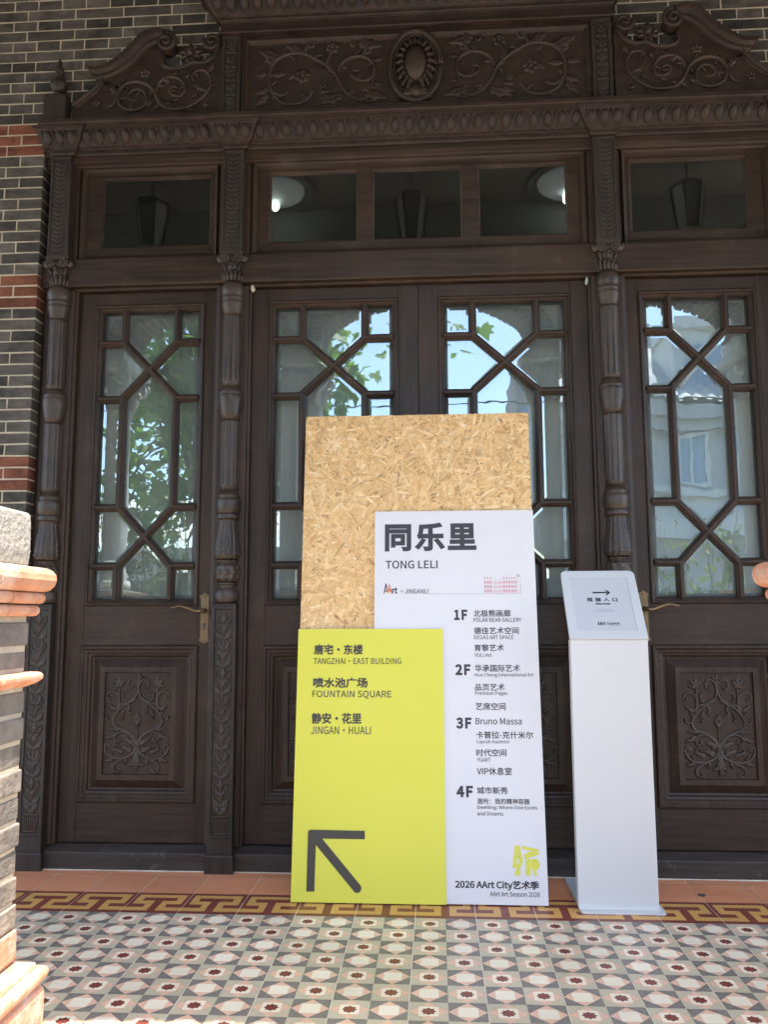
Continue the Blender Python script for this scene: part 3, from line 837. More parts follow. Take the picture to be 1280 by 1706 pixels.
for k in range(19):
    a = -PI / 2 + .45 + (2 * PI - .9) * k / 18
    c, s_ = math.cos(a), math.sin(a)
    mb.leaf(ox + .045 * c, oz + .02 + .075 * s_, ox + .088 * c, oz + .002 + .136 * s_, .013, .020, .412, 1.5)
    mb.blob(ox + .055 * c, oz + .012 + .090 * s_, .008, .009, .024, .412, 8, 3)
mb.blob(ox, oz + .012, .048, .082, .042, .410, 24, 7)
mb.blob(ox, oz - .122, .030, .026, .026, .410, 14, 4)
mb.leaf(ox, oz - .10, ox - .07, oz - .150, .018, .022, .410); mb.leaf(ox, oz - .10, ox + .07, oz - .150, .018, .022, .410)
mb.build('cartouche', M['wood_cr'], pp)

for cx in (-.381, MX + .381 - .012):
    mb = MB()
    mb.ring(cx - .0415, cx + .0415, 3.1285, 3.4965, [(0, .4295), (0, .390), (.0015, .3885), (.013, .3885), (.015, .394)], 0, True)
    up = bevel(mb.build('pediment_pilaster', M['wood_old'], portal), .0015)
    mb = MB()
    plant_strip(mb, cx, 3.15, 3.475, .027, .394, 5, .005)
    mb.build('carving', M['wood_old'], up)

mb = MB()
mb.loft(-.427, MX + .427 - .012, .3885, .4295, [(.006, 3.497), (.010, 3.500), (.010, 3.507), (0, 3.510), (0, 3.548), (.008, 3.551), (.012, 3.556), (.012, 3.566), (.020, 3.570), (.032, 3.585), (.052, 3.615), (.072, 3.642), (.084, 3.648), (.090, 3.650), (.092, 3.674), (.100, 3.678), (.100, 3.700)])
tcn = bevel(mb.build('top_cornice', M['wood_red'], portal), .0012, 1)
mb = MB()
n = 30
for k in range(n):
    eggs(mb, -.46 + (k + .5) * (MX + .92 - .012) / n, .3435, 3.608, .95, .72)
beads(mb, -.43, MX + .43 - .012, .3765, 3.561, .0055, .0155)
mb.build('egg_moulding', M['wood_red'], tcn)

for mirror in (None, MX):
    mb = MB(mirror)
    front = [(-1.086, 3.128), (-1.086, 3.20)] + spline(LOW, 3)[1:] + [(x, z) for x, z in spline(INN, 3)] + spline(HOLE, 3) + [(-.4225, 3.4965), (-.4225, 3.128)]
    mb.poly(front, .4035, .4297)
    A, B = resample(spline(UP, 4), 30), resample(spline(INN, 4), 30)
    pr = [(0, .4297), (0, .352), (.22, .350), (.30, .362), (.62, .372), (.70, .384), (.92, .392), (1.0, .404)]
    vs = [(a[0] + (b[0] - a[0]) * t, y, a[1] + (b[1] - a[1]) * t) for a, b in zip(A, B) for t, y in pr]
    k = len(pr)
    mb.add(vs, [(i * k + j, i * k + j + 1, (i + 1) * k + j + 1, (i + 1) * k + j) for i in range(29) for j in range(k - 1)] + [tuple(range(k)), tuple(range(29 * k, 30 * k))])
    mb.rel(LOW, .013, .013, .022, .4035); mb.rel([(-1.070, 3.193), (-1.018, 3.226), (-.975, 3.265), (-.953, 3.306)], .006, .006, .012, .4035)
    mb.rel([(-.967, 3.315), (-.95, 3.33), (-.955, 3.36)], .012, .012, .03, .4035)
    sp = [(-.664 + .042 * (1 - .9 * t) * math.cos(PI / 2 - t * 11.5), .372 - .012 * t, 3.464 + .044 * (1 - .9 * t) * math.sin(PI / 2 - t * 11.5)) for t in [i / 40 for i in range(41)]]
    mb.tube(sp, .0125, .006, 8)
    mb.tube([(-.664, .365, 3.464), (-.664, .4297, 3.464)], .036, .036, 18)
    mb.rel([(-.690, 3.425), (-.682, 3.376), (-.632, 3.357), (-.587, 3.363), (-.558, 3.380), (-.506, 3.379), (-.466, 3.402), (-.440, 3.447)], .010, .010, .016, .4035)
    mb.tube([(-.462, .375, 3.462), (-.462, .4297, 3.462)], .034, .034, 18)
    sp = [(-.462 + .040 * (1 - .85 * t) * math.cos(PI * .9 + t * 9), .378 - .008 * t, 3.462 + .040 * (1 - .85 * t) * math.sin(PI * .9 + t * 9)) for t in [i / 30 for i in range(31)]]
    mb.tube(sp, .009, .005, 8)
    sidep = bevel(mb.build('side_pediment', M['wood_red'], portal), .001, 1)
    mb = MB(mirror)
    for c in PED:
        mb.rel(c, .0095, .0054, .014, .4035)
        for i in range(1, len(c) - 2, 2):
            (xa, za), (xb, zb) = c[i], c[i + 1]
            l = math.dist(c[i], c[i + 1]); tx, tz = (xb - xa) / l, (zb - za) / l
            s = 1 if (i // 2) % 2 else -1
            mb.leaf(xa, za, xa + tx * .020 - s * tz * .026, za + tz * .020 + s * tx * .026, .0075, .010, .4035, 1.5, 0, .15 * s)
    for x0, z0, x1, z1 in PEDL: mb.leaf(x0, z0, x1, z1, math.dist((x0, z0), (x1, z1)) * .27, .011, .4035, 2.5)
    for x, z, r in PEDR: mb.rosette(x, z, r, .012, .4035, 5)
    mb.build('carving', M['wood_cr'], sidep)
    mb = MB(mirror)                                     # leafy flower in the open scroll
    for k in range(9):
        a = 2 * PI * k / 9 + .2
        mb.leaf(-.566 + .012 * math.cos(a), 3.432 + .012 * math.sin(a), -.566 + .052 * math.cos(a), 3.432 + .050 * math.sin(a), .013, .020, .418, 1.5)
    mb.blob(-.566, 3.432, .018, .018, .034, .42)
    mb.rel([(-.566, 3.43), (-.572, 3.37)], .012, .012, .02, .4297)
    mb.build('flower', M['wood_cr'], sidep)
    mb = MB(mirror)                                     # finial on the end post
    mb.loft(-1.199, -1.101, .372, .4295, [(0, 3.1002), (0, 3.238), (-.006, 3.244), (-.02, 3.247)])
    cx_, cy_ = -1.148, .402
    mb.lathe(cx_, cy_, [(.026, 3.2472), (.028, 3.252), (.020, 3.258), (.017, 3.266)], 20)
    mb.lathe(cx_, cy_, [(.017, 3.2662), (.030, 3.278), (.0375, 3.298), (.0370, 3.310), (.030, 3.322), (.020, 3.326)], 60, 0, lambda a, z: 1 - .07 * abs(math.sin(8 * a)))
    mb.lathe(cx_, cy_, [(.020, 3.3262), (.024, 3.332), (.017, 3.338), (.013, 3.345), (.018, 3.356), (.0205, 3.368), (.017, 3.384), (.010, 3.394), (.0085, 3.40), (.0105, 3.406), (.006, 3.418), (.001, 3.432)], 20)
    mb.build('finial', M['wood_old'], portal)

# ------------------------------------------------------------------ doors
ROWS = (2.166, 2.046, 1.918, 1.447, 1.322, 1.199)

def inset(poly, d):
    n = len(poly); out = []
    ar = sum(poly[i][0] * poly[(i + 1) % n][1] - poly[(i + 1) % n][0] * poly[i][1] for i in range(n))
    if ar < 0: poly = poly[::-1]
    for i in range(n):
        a, b, c = Vector(poly[i - 1]), Vector(poly[i]), Vector(poly[(i + 1) % n])
        e1, e2 = (b - a).normalized(), (c - b).normalized()
        n1, n2 = Vector((-e1.y, e1.x)), Vector((-e2.y, e2.x))
        k = d / max(.2, (1 + n1.dot(n2)))
        out.append(tuple(b + (n1 + n2) * k))
    return out

def arabesque(mb, cx, zb, hw, H, Y):
    """symmetrical carved scrollwork of the lower door panel"""
    h = .0082
    for s in (-1, 1):
        P = lambda L: [(cx + s * a * hw, zb + b * H) for a, b in L]
        for L, w0, w1 in (
            ([(.16, .865), (.24, .845), (.32, .865), (.30, .915), (.18, .935), (.06, .90), (.01, .83), (.06, .765), (.22, .705), (.45, .665), (.62, .61), (.74, .55), (.76, .50), (.68, .455), (.52, .435), (.30, .40), (.10, .34), (.0, .27)], .0030, .0052),
            ([(.16, .605), (.22, .59), (.29, .61), (.25, .655), (.38, .69), (.56, .68), (.68, .63)], .0030, .0045),
            ([(.60, .625), (.60, .70), (.62, .765), (.74, .805), (.90, .80), (.985, .765), (.96, .725), (.87, .725), (.85, .75)], .0048, .003),
            ([(.58, .69), (.60, .77), (.58, .85)], .0040, .003),
            ([(.36, .705), (.46, .735), (.48, .785), (.38, .805)], .0036, .0026),
            ([(.30, .405), (.52, .405), (.66, .375), (.68, .335), (.58, .31), (.50, .33), (.53, .35)], .0045, .0028),
            ([(.0, .265), (.10, .20), (.32, .155), (.62, .145), (.86, .175), (.98, .23), (.98, .275), (.90, .29), (.83, .265), (.88, .25)], .0058, .0032),
            ([(.34, .15), (.56, .115), (.70, .075), (.68, .03), (.56, .012), (.48, .03), (.53, .052)], .0048, .0030),
            ([(.52, .25), (.60, .285), (.68, .265), (.64, .235)], .0034, .0026),
            ([(.72, .51), (.88, .515), (.95, .535), (.9, .56)], .0036, .0026),
        ):
            mb.rel(P(L), w0 * 1.4, w1 * 1.4, h, Y, 4)
        for a0, b0, a1, b1, w in ((.70, .62, .93, .685, .010), (.68, .58, .84, .61, .007), (.55, .43, .92, .44, .009), (.62, .385, .99, .335, .011), (.08, .285, .40, .345, .013), (.40, .20, .74, .245, .010),
                                  (.14, .215, .48, .265, .013), (.70, .145, .98, .115, .010), (.72, .165, .82, .215, .007), (.02, .10, .26, .075, .009), (.30, .15, .36, .085, .008), (.06, .74, .36, .70, .010),
                                  (.60, .855, .76, .93, .010), (.60, .855, .46, .925, .010), (.60, .855, .60, .95, .011), (.60, .855, .84, .875, .008), (.50, .56, .42, .63, .008), (.52, .53, .40, .55, .007), (.05, .935, .14, .965, .007)):
            (x0, z0), (x1, z1) = P([(a0, b0), (a1, b1)])
            mb.leaf(x0, z0, x1, z1, w, h * 1.05, Y, 1.5)
        for a, b in ((.22, .845), (.22, .598), (.90, .745), (.55, .325), (.90, .268), (.55, .032), (.95, .555)):
            x, z = P([(a, b)])[0]; mb.blob(x, z, .0062, .0062, h * 1.15, Y, 9, 3)
    mb.leaf(cx, zb + .225 * H, cx, zb + .012 * H, .016, h * 1.2, Y, 2.5)
    mb.leaf(cx, zb + .86 * H, cx, zb + .995 * H, .009, h, Y, 1.5)
    for k in range(4):
        a = PI / 2 * k
        mb.leaf(cx, zb + .53 * H, cx + .020 * math.cos(a), zb + .53 * H + .030 * math.sin(a), .011, h, Y, 1)
    mb.blob(cx, zb + .53 * H, .006, .006, h * 1.4, Y)
    mb.rel([(cx, zb + .46 * H), (cx, zb + .28 * H)], .003, .004, h * .8, Y)
    mb.rel([(cx - .014, zb + .268 * H), (cx + .014, zb + .268 * H)], .006, .006, h * 1.5, Y)

def door(x0, x1, g0, g1, label, handle=None):
    t = thing('panelled_door', label, 'door', ((x0 + x1) / 2, .535, .09), 'glazed wooden doors of the doorway')
    F = .515
    zb, zt = 1.033, 2.334
    mb = MB()
    mb.box(x0, g0, F, .557, .0895, 2.3895); mb.box(g1, x1, F, .557, .0895, 2.3895)
    for a, b in ((.0895, .2455), (.8705, zb), (zt, 2.3895)):
        mb.box(g0 + .0003, g1 - .0003, F + .0009, .556, a, b, 1)
    bevel(mb.build('frame', [M['wood_v'], M['wood_h']], t), .0014, 2)
    mb = MB()                                           # moulding round the glass + bars
    mb.ring(g0, g1, zb, zt, [(0, F + .002), (.001, F - .006), (.006, F - .009), (.012, F - .006), (.014, F + .003), (.020, F + .006), (.026, F + .013), (.029, F + .026)])
    A, B = g0 + .026, g1 - .026
    v1, v2, xc = g0 + .262 * (g1 - g0), g0 + .742 * (g1 - g0), g0 + .502 * (g1 - g0)
    r1, X1, r2, r3, X2, r4 = ROWS
    ZT, ZB = zt - .026, zb + .026
    segs = [((v1, ZT), (v1, r1)), ((v2, ZT), (v2, r1)), ((A, r1), (v1, r1)), ((v2, r1), (B, r1)), ((v1, r1), (v2, 2 * X1 - r1)), ((v2, r1), (v1, 2 * X1 - r1)),
            ((A, r2), (v1, r2)), ((v2, r2), (B, r2)), ((v1, r2), (v1, r3)), ((v2, r2), (v2, r3)), ((A, r3), (v1, r3)), ((v2, r3), (B, r3)),
            ((v1, r3), (v2, 2 * X2 - r3)), ((v2, r3), (v1, 2 * X2 - r3)), ((A, r4), (v1, r4)), ((v2, r4), (B, r4)), ((v1, r4), (v1, ZB)), ((v2, r4), (v2, ZB))]
    prof = [(-.0165, .544), (-.0165, .530), (-.0125, .5225), (-.0085, .5205), (-.0075, .5130), (-.004, .5108), (.004, .5108), (.0075, .5130), (.0085, .5205), (.0125, .5225), (.0165, .530), (.0165, .544)]
    for i, (a, b) in enumerate(segs):
        dx, dz = b[0] - a[0], b[1] - a[1]; l = math.hypot(dx, dz)
        tx, tz = dx / l, dz / l; nx, nz = -tz, tx
        e = .004
        dy = .00022 * (i % 7)
        vs = [(p[0] + tx * k * e + nx * s, y + dy, p[1] + tz * k * e + nz * s) for p, k in ((a, -1), (b, 1)) for s, y in prof]
        n = len(prof)
        mb.add(vs, [(j, j + 1, n + j + 1, n + j) for j in range(n - 1)] + [tuple(range(n)), tuple(range(n, 2 * n))])
    bevel(mb.build('glazing_bars', M['wood_v'], t), .0008, 1)
    mb = MB()
    polys = [[(A, ZT), (v1, ZT), (v1, r1), (A, r1)], [(v1, ZT), (v2, ZT), (v2, r1), (xc, X1), (v1, r1)], [(v2, ZT), (B, ZT), (B, r1), (v2, r1)],
             [(A, r1), (v1, r1), (xc, X1), (v1, r2), (A, r2)], [(B, r1), (v2, r1), (xc, X1), (v2, r2), (B, r2)],
             [(A, r2), (v1, r2), (v1, r3), (A, r3)], [(v2, r2), (B, r2), (B, r3), (v2, r3)], [(xc, X1), (v2, r2), (v2, r3), (xc, X2), (v1, r3), (v1, r2)],
             [(A, r3), (v1, r3), (xc, X2), (v1, r4), (A, r4)], [(B, r3), (v2, r3), (xc, X2), (v2, r4), (B, r4)],
             [(xc, X2), (v2, r4), (v2, ZB), (v1, ZB), (v1, r4)], [(A, r4), (v1, r4), (v1, ZB), (A, ZB)], [(v2, r4), (B, r4), (B, ZB), (v2, ZB)]]
    rn = random.Random(int(x0 * 1000))
    for pl in polys:
        o_, i1, i2 = inset(pl, .001), inset(pl, .0135), inset(pl, .0265)
        n = len(pl)
        cxp = sum(p[0] for p in pl) / n; czp = sum(p[1] for p in pl) / n
        tx, tz = rn.uniform(-.0016, .0016), rn.uniform(-.0016, .0016)
        yy = lambda p, y: y + (p[0] - cxp) * tx + (p[1] - czp) * tz
        vs = [(p[0], yy(p, .5412), p[1]) for p in i1] + [(p[0], yy(p, .5408), p[1]) for p in i2]
        mb.add(vs, [(k, (k + 1) % n, n + (k + 1) % n, n + k) for k in range(n)] + [tuple(range(n, 2 * n))])
    mb.build('bevelled_glass', M['glass'], t)
    mb = MB()                                           # lower panel
    q0, q1 = g0 - .004, g1 - .022 if handle != -1 else g1 + .004
    q0, q1 = g0 - .006, g1 + .006
    wq = (q1 - q0)
    k = (wq - .29) / 2 / .0875 if wq > .5 else 1.0      # wider leaf, wider mouldings kept the same
    e = .0
    mb.ring(q0, q1, .2457, .8703, [(0, F + .0012), (.001, F - .008), (.005, F - .011), (.013, F - .011), (.016, F - .006), (.018, F - .006), (.021, F - .003), (.029, F - .003), (.032, F + .003), (.034, F + .003), (.042, F + .006), (.046, F + .015), (.054, F + .018),
                                   (.086, F - .004), (.0875, F - .005), (.108, F - .005), (.109, F + .006)], 0, True)
    pn = bevel(mb.build('panel', M['wood_v'], t), .0006, 1)
    mb = MB()
    cx = (q0 + q1) / 2
    arabesque(mb, cx, .3575, (wq - .218) / 2 - .004, .404, F + .006)
    mb.build('carving', M['wood_c'], pn)
    if handle:
        hx = (x1 - .0215) if handle > 0 else (x0 + .0215)   # lever points to the middle of the leaf
        s = -1 if handle > 0 else 1
        mb = MB()
        w = .0175
        pts = [(hx - w, .900), (hx - w - .006, .893), (hx - w - .004, .888), (hx - .010, .882), (hx, .876), (hx + .010, .882), (hx + w + .004, .888), (hx + w + .006, .893), (hx + w, .900),
               (hx + w, 1.062), (hx + w + .006, 1.068), (hx + w + .004, 1.073), (hx + .010, 1.079), (hx, 1.087), (hx - .010, 1.079), (hx - w - .004, 1.073), (hx - w - .006, 1.068), (hx - w, 1.062)]
        mb.poly(pts, F - .0075, F)
        hb = bevel(mb.build('backplate', M['brass'], t), .0022, 3)
        mb = MB()
        mb.tube([(hx, F - .004, 1.012), (hx, F - .050, 1.012)], .0105, .0095, 12)
        mb.tube([(hx, F - .044, 1.012), (hx + s * .012, F - .050, 1.010), (hx + s * .030, F - .051, 1.011), (hx + s * .055, F - .050, 1.021), (hx + s * .080, F - .050, 1.029), (hx + s * .100, F - .050, 1.030), (hx + s * .116, F - .050, 1.025), (hx + s * .128, F - .050, 1.0225)], .0085, .0045, 12)
        mb.build('lever', M['brass'], hb)
        mb = MB()
        mb.tube([(hx, F - .0078, .956), (hx, F - .0070, .956)], .0058, .0058, 12)
        mb.box(hx - .003, hx + .003, F - .0079, F - .0070, .934, .953)
        mb.build('keyhole', M['wire'], hb)
        mb = MB()
        for z in (.890, 1.072):
            mb.blob(hx, z, .005, .005, .0025, F - .0074, 10, 3)
        mb.build('screw', M['brass'], hb)
    return t
door(-1.0565, -.4505, -.985, -.503, 'single dark glazed door in the left bay with a brass lever on its right edge', 1)
door(-.2935, .4165, -.223, .333, 'left leaf of the middle double door, mostly hidden behind the upright signboard')
door(.4185, MX + .2935, MX - .333, MX + .223, 'right leaf of the middle double door, between signboard and white sign stand')
door(MX + .4505, MX + 1.0565, MX + .503, MX + .985, 'single dark glazed door in the right bay, brass lever beside the white sign stand', -1)

# grey net curtains hung behind the glass
def curtain(x0, x1, label):
    mb = MB()
    n = int((x1 - x0) / .006)
    vs = []; ph = x0 * 13
    for k in range(n + 1):
        x = x0 + (x1 - x0) * k / n
        y = .612 + .0012 * math.sin(x * 150 + ph) + .002 * math.sin(x * 27 + 1.3 * ph)
        vs += [(x, y, .95), (x, y + .004, 2.385)]
    mb.add(vs, [(2 * k, 2 * k + 2, 2 * k + 3, 2 * k + 1) for k in range(n)], 0, True)
    mb.tube([(x0, .612, 2.375), (x1, .612, 2.375)], .006)
    tag(mb.build('net_curtain', M['curtain'], loc=((x0 + x1) / 2, .61, 2.38)), label, 'curtain', 'net curtains behind the door glass')
curtain(-1.04, -.46, 'grey net curtain behind the glass of the single door on the left')
curtain(-.28, .405, 'grey net curtain behind the left leaf of the middle double door')
curtain(.43, MX + .28, 'grey net curtain behind the right leaf of the middle double door')
curtain(MX + .46, MX + 1.04, 'grey net curtain behind the glass of the single door on the right')

# dim hall behind
mb = MB()
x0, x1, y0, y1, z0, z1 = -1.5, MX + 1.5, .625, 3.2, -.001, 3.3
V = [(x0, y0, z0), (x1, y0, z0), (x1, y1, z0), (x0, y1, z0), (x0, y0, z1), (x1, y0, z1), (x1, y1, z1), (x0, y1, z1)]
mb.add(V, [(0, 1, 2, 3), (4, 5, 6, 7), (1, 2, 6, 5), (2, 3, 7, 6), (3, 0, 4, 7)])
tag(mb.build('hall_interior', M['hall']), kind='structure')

# scraps wedged at the door heads
def scrap(x, z, w, h, m, label):
    mb = MB(); rn = random.Random(int(abs(x) * 999))
    pts = []
    for k in range(11):
        a = 2 * PI * k / 11
        pts.append((x + w * math.cos(a) * rn.uniform(.75, 1.1), z + h * math.sin(a) * rn.uniform(.75, 1.1)))
    mb.poly(pts, .484, .500)
    for _ in range(6):
        mb.blob(x + rn.uniform(-.5, .5) * w, z + rn.uniform(-.6, .6) * h, w * .45, h * .35, .004, .485, 7, 2)
    tag(mb.build('paper_scrap', m, loc=(x, .49, z)), label, 'scrap')
M['scrap_w'] = mat('white_wad', (0.62, 0.58, 0.48), 0.9, (0.5, 0.46, 0.38), 60)
M['scrap_g'] = mat('green_wad', (0.30, 0.44, 0.36), 0.8, (0.5, 0.52, 0.46), 60)
scrap(-.2905, 2.384, .0085, .015, M['scrap_w'], 'white wad stuck in the top left corner of the middle double door')
scrap(MX + .289, 2.374, .006, .016, M['scrap_g'], 'pale green scrap stuck in the top right corner of the middle double door')

# ------------------------------------------------------------------ signboard
TH = math.atan2(.213, 1.78)
SO = Vector((-.040, .137, 0.0))
SV = Vector((0, math.sin(TH), math.cos(TH)))
SN = Vector((0, -math.cos(TH), math.sin(TH)))
def sp(u, v, n=0.0):
    p = SO + Vector((u, 0, 0)) + SV * v + SN * n
    return (p.x, p.y, p.z)
def slab(mb, u0, u1, v0, v1, n0, n1, m=0, me=None):
    P = [sp(u0, v0, n1), sp(u1, v0, n1), sp(u1, v1, n1), sp(u0, v1, n1), sp(u0, v0, n0), sp(u1, v0, n0), sp(u1, v1, n0), sp(u0, v1, n0)]
    mb.add(P, [(0, 1, 2, 3)], m)
    mb.add(P, [(7, 6, 5, 4), (0, 4, 5, 1), (1, 5, 6, 2), (2, 6, 7, 3), (3, 7, 4, 0)], m if me is None else me)

sign = thing('signboard', 'tall layered signboard with bare strand board, white directory panel and yellow arrow panel', 'sign', tuple(SO + Vector((.45, 0, 0))))
BU0, BU1, BH = .008, .8915, 1.794
mb = MB()
slab(mb, BU0, BU1, .004, BH, -.016, 0, 0)
rn = random.Random(11)
pal = [(.66, .43, .185), (.72, .49, .23), (.58, .36, .14), (.78, .56, .30), (.50, .30, .11), (.68, .45, .20), (.82, .62, .36), (.42, .23, .085), (.62, .40, .17), (.28, .15, .06)]
wts = [20, 18, 14, 10, 8, 16, 5, 4, 14, 1.2]
NS = 7200
for k in range(NS):
    # only the part of the board that stays uncovered needs strands
    if rn.random() < .62: u, v = rn.uniform(BU0, BU1), rn.uniform(1.38, BH)
    else: u, v = rn.uniform(BU0, .30), rn.uniform(.93, 1.42)
    a = rn.gauss(0, 1.1) + (PI / 2 if rn.random() < .35 else .35)
    L_, W_ = rn.uniform(.014, .085), rn.uniform(.0018, .0125)
    if rn.random() < .25: L_, W_ = rn.uniform(.010, .035), rn.uniform(.001, .003)
    c, s = math.cos(a), math.sin(a)
    n0 = .0002 + .0022 * k / NS
    pts = []
    sk = rn.uniform(-.3, .3)
    for du, dv in ((-1, -.5 + sk), (-.55, -1), (.6, -1 + sk * .5), (1, -.4), (.92, .5), (.4, 1), (-.5, .9), (-.96, .45 - sk)):
        uu, vv = u + c * du * L_ / 2 - s * dv * W_ / 2, v + s * du * L_ / 2 + c * dv * W_ / 2
        pts.append((min(BU1, max(BU0, uu)), min(BH, max(.004, vv))))
    tl = rn.uniform(-.00015, .00015)
    col = rn.choices(pal, wts)[0]; f = rn.uniform(.88, 1.12)
    mb.add([sp(p[0], p[1], n0 + tl * i) for i, p in enumerate(pts)], [tuple(range(8))], 1, False, tuple(min(.85, (x * .72 + .28 * y) * f * 1.10) for x, y in zip((col[0], col[1] * 1.0, col[2] * 1.10), (.72, .49, .235))))
for kk in range(70):      # dark flecks
    u, v = (rn.uniform(BU0, BU1), rn.uniform(1.40, BH)) if rn.random() < .65 else (rn.uniform(BU0, .28), rn.uniform(.95, 1.40))
    a = rn.uniform(0, PI); L_, W_ = rn.uniform(.004, .012), rn.uniform(.0008, .0022); c, s = math.cos(a), math.sin(a)
    mb.add([sp(u + c * x * L_ - s * y * W_, v + s * x * L_ + c * y * W_, .0026) for x, y in ((-1, 0), (0, -1), (1, 0), (0, 1))], [(0, 1, 2, 3)], 1, False, (.10, .055, .025))
mb.build('strand_board', [M['osb_base'], M['osb']], sign)
mb = MB()
for u in (.12, .74):      # battens and props that carry the lean
    slab(mb, u, u + .05, .02, 1.70, -.040, -.0165)
    p0, p1 = sp(u + .025, 1.2, -.042), (SO.x + u + .025, .44, .012)
    mb.tube([p0, p1], .011, .011, 6, 0, False)
mb.build('rear_prop', M['osb_base'], sign)
mb = MB(); slab(mb, .2885, .893, .003, 1.3955, .004, .012, 0, 1)
wp = mb.build('white_panel', [M['white_panel'], M['panel_edge']], sign)
mb = MB(); slab(mb, .005, .5445, .002, .9442, .0122, .0205, 0, 1)
yp = mb.build('yellow_panel', [M['yellow_panel'], M['panel_edge']], sign)

# Blender's own interface font (it ships with Blender); its built-in default stands in if absent
try:
    FONT = bpy.data.fonts.load(os.path.join(bpy.utils.system_resource('DATAFILES'), 'fonts', 'Noto Sans CJK Regular.woff2'))
except Exception:
    FONT = None
def textmesh(s, weight, spacing=1.0):
    cu = bpy.data.curves.new('text', 'FONT')
    cu.body = s; cu.size = 1.0; cu.bevel_depth = weight; cu.bevel_resolution = 0; cu.resolution_u = 4; cu.space_character = spacing
    if FONT: cu.font = FONT
    o = bpy.data.objects.new('text', cu)
    COL.objects.link(o)
    bpy.context.view_layer.update()
    me = bpy.data.meshes.new_from_object(o.evaluated_get(bpy.context.evaluated_depsgraph_get()))
    vs = [tuple(v.co) for v in me.vertices]; fs = [tuple(p.vertices) for p in me.polygons]
    bpy.data.objects.remove(o); bpy.data.curves.remove(cu); bpy.data.meshes.remove(me)
    return [(v[0], v[1], max(0, v[2]) * .012) for v in vs], fs

def fit(vs, x0, x1, y0, y1):
    ax, bx = min(v[0] for v in vs), max(v[0] for v in vs)
    ay, by = min(v[1] for v in vs), max(v[1] for v in vs)
    return [(x0 + (v[0] - ax) / (bx - ax) * (x1 - x0), y0 + (v[1] - ay) / (by - ay) * (y1 - y0), v[2]) for v in vs]

WT = {0: .004, 1: .006, 2: .013, 3: .015, 4: .020}
TEXT = [
('W','同乐里',0.3271,0.6758,1.2386,1.3499,3),('W','TONG LELI',0.3300,0.5276,1.1719,1.2032,1),('W','rt',0.3546,0.3759,1.0767,1.1006,2),('W','×',0.3868,0.3962,1.0805,1.0910,0),('W','JINGANLI',0.4041,0.4910,1.0763,1.0942,0),
('W','1F',0.5867,0.6362,0.9769,1.0155,4),('W','北极熊画廊',0.6588,0.7965,0.9884,1.0148,1),('W','POLAR BEAR GALLERY',0.6583,0.8348,0.9696,0.9849,0),('W','德佳艺术空间',0.6589,0.8241,0.9246,0.9506,1),('W','DEGAS ART SPACE',0.6584,0.8044,0.9057,0.9200,0),
('W','育黎艺术',0.6591,0.7681,0.8620,0.8876,1),('W','YULI Art',0.6591,0.7226,0.8412,0.8550,0),('W','2F',0.5872,0.6435,0.7757,0.8155,4),('W','华承国际艺术',0.6590,0.8245,0.7879,0.8141,1),('W','Hua Cheng International Art',0.6578,0.8718,0.7677,0.7837,0),
('W','品页艺术',0.6584,0.7665,0.7204,0.7456,1),('W','Premium Pages',0.6585,0.7758,0.7015,0.7186,0),('W','艺席空间',0.6590,0.7674,0.6514,0.6782,1),('W','3F',0.5874,0.6432,0.5860,0.6259,4),('W','Bruno Massa',0.6578,0.8233,0.6013,0.6243,0),
('W','卡普拉-克什米尔',0.6589,0.8626,0.5525,0.5783,1),('W','Caprah-Kashmir',0.6583,0.7779,0.5325,0.5488,0),('W','时代空间',0.6575,0.7654,0.4913,0.5168,1),('W','YUART',0.6593,0.7087,0.4726,0.4862,0),('W','VIP休息室',0.6585,0.7824,0.4275,0.4539,1),
('W','4F',0.5849,0.6435,0.3517,0.3906,4),('W','城市新秀',0.6570,0.7667,0.3634,0.3881,1),('W','居所：我的精神容器',0.6576,0.8415,0.3297,0.3494,1),('W','Dwelling: Where One Exists',0.6571,0.8668,0.3101,0.3258,0),('W','and Dreams',0.6567,0.7480,0.2916,0.3056,0),
('W','2026 AArt City艺术季',0.5745,0.8641,0.0492,0.0807,2),('W','AArt Art Season 2026',0.6934,0.8644,0.0301,0.0456,0),
('Y','唐宅·东楼',0.0646,0.2488,0.8484,0.8878,2),('Y','TANGZHAI·EAST BUILDING',0.0642,0.3898,0.8150,0.8373,0),('Y','喷水池广场',0.0649,0.2666,0.7282,0.7664,2),('Y','FOUNTAIN SQUARE',0.0628,0.3540,0.6899,0.7195,0),('Y','静安·花里',0.0627,0.2456,0.6011,0.6399,2),('Y','JINGAN·HUALI',0.0606,0.2801,0.5648,0.5926,0)]
for p, s, u0, u1, v0, v1, w in TEXT:
    vs, fs = textmesh(s, WT[w], {3: 1.07, 4: 1.08}.get(w, 1.0))
    n = .0127 if p == 'W' else .0212
    mb = MB()
    mb.add([sp(u, v, n + e) for u, v, e in fit(vs, u0, u1, v0, v1)], fs)
    mb.build('lettering', M['ink'] if p == 'W' else M['ink_y'], wp if p == 'W' else yp)
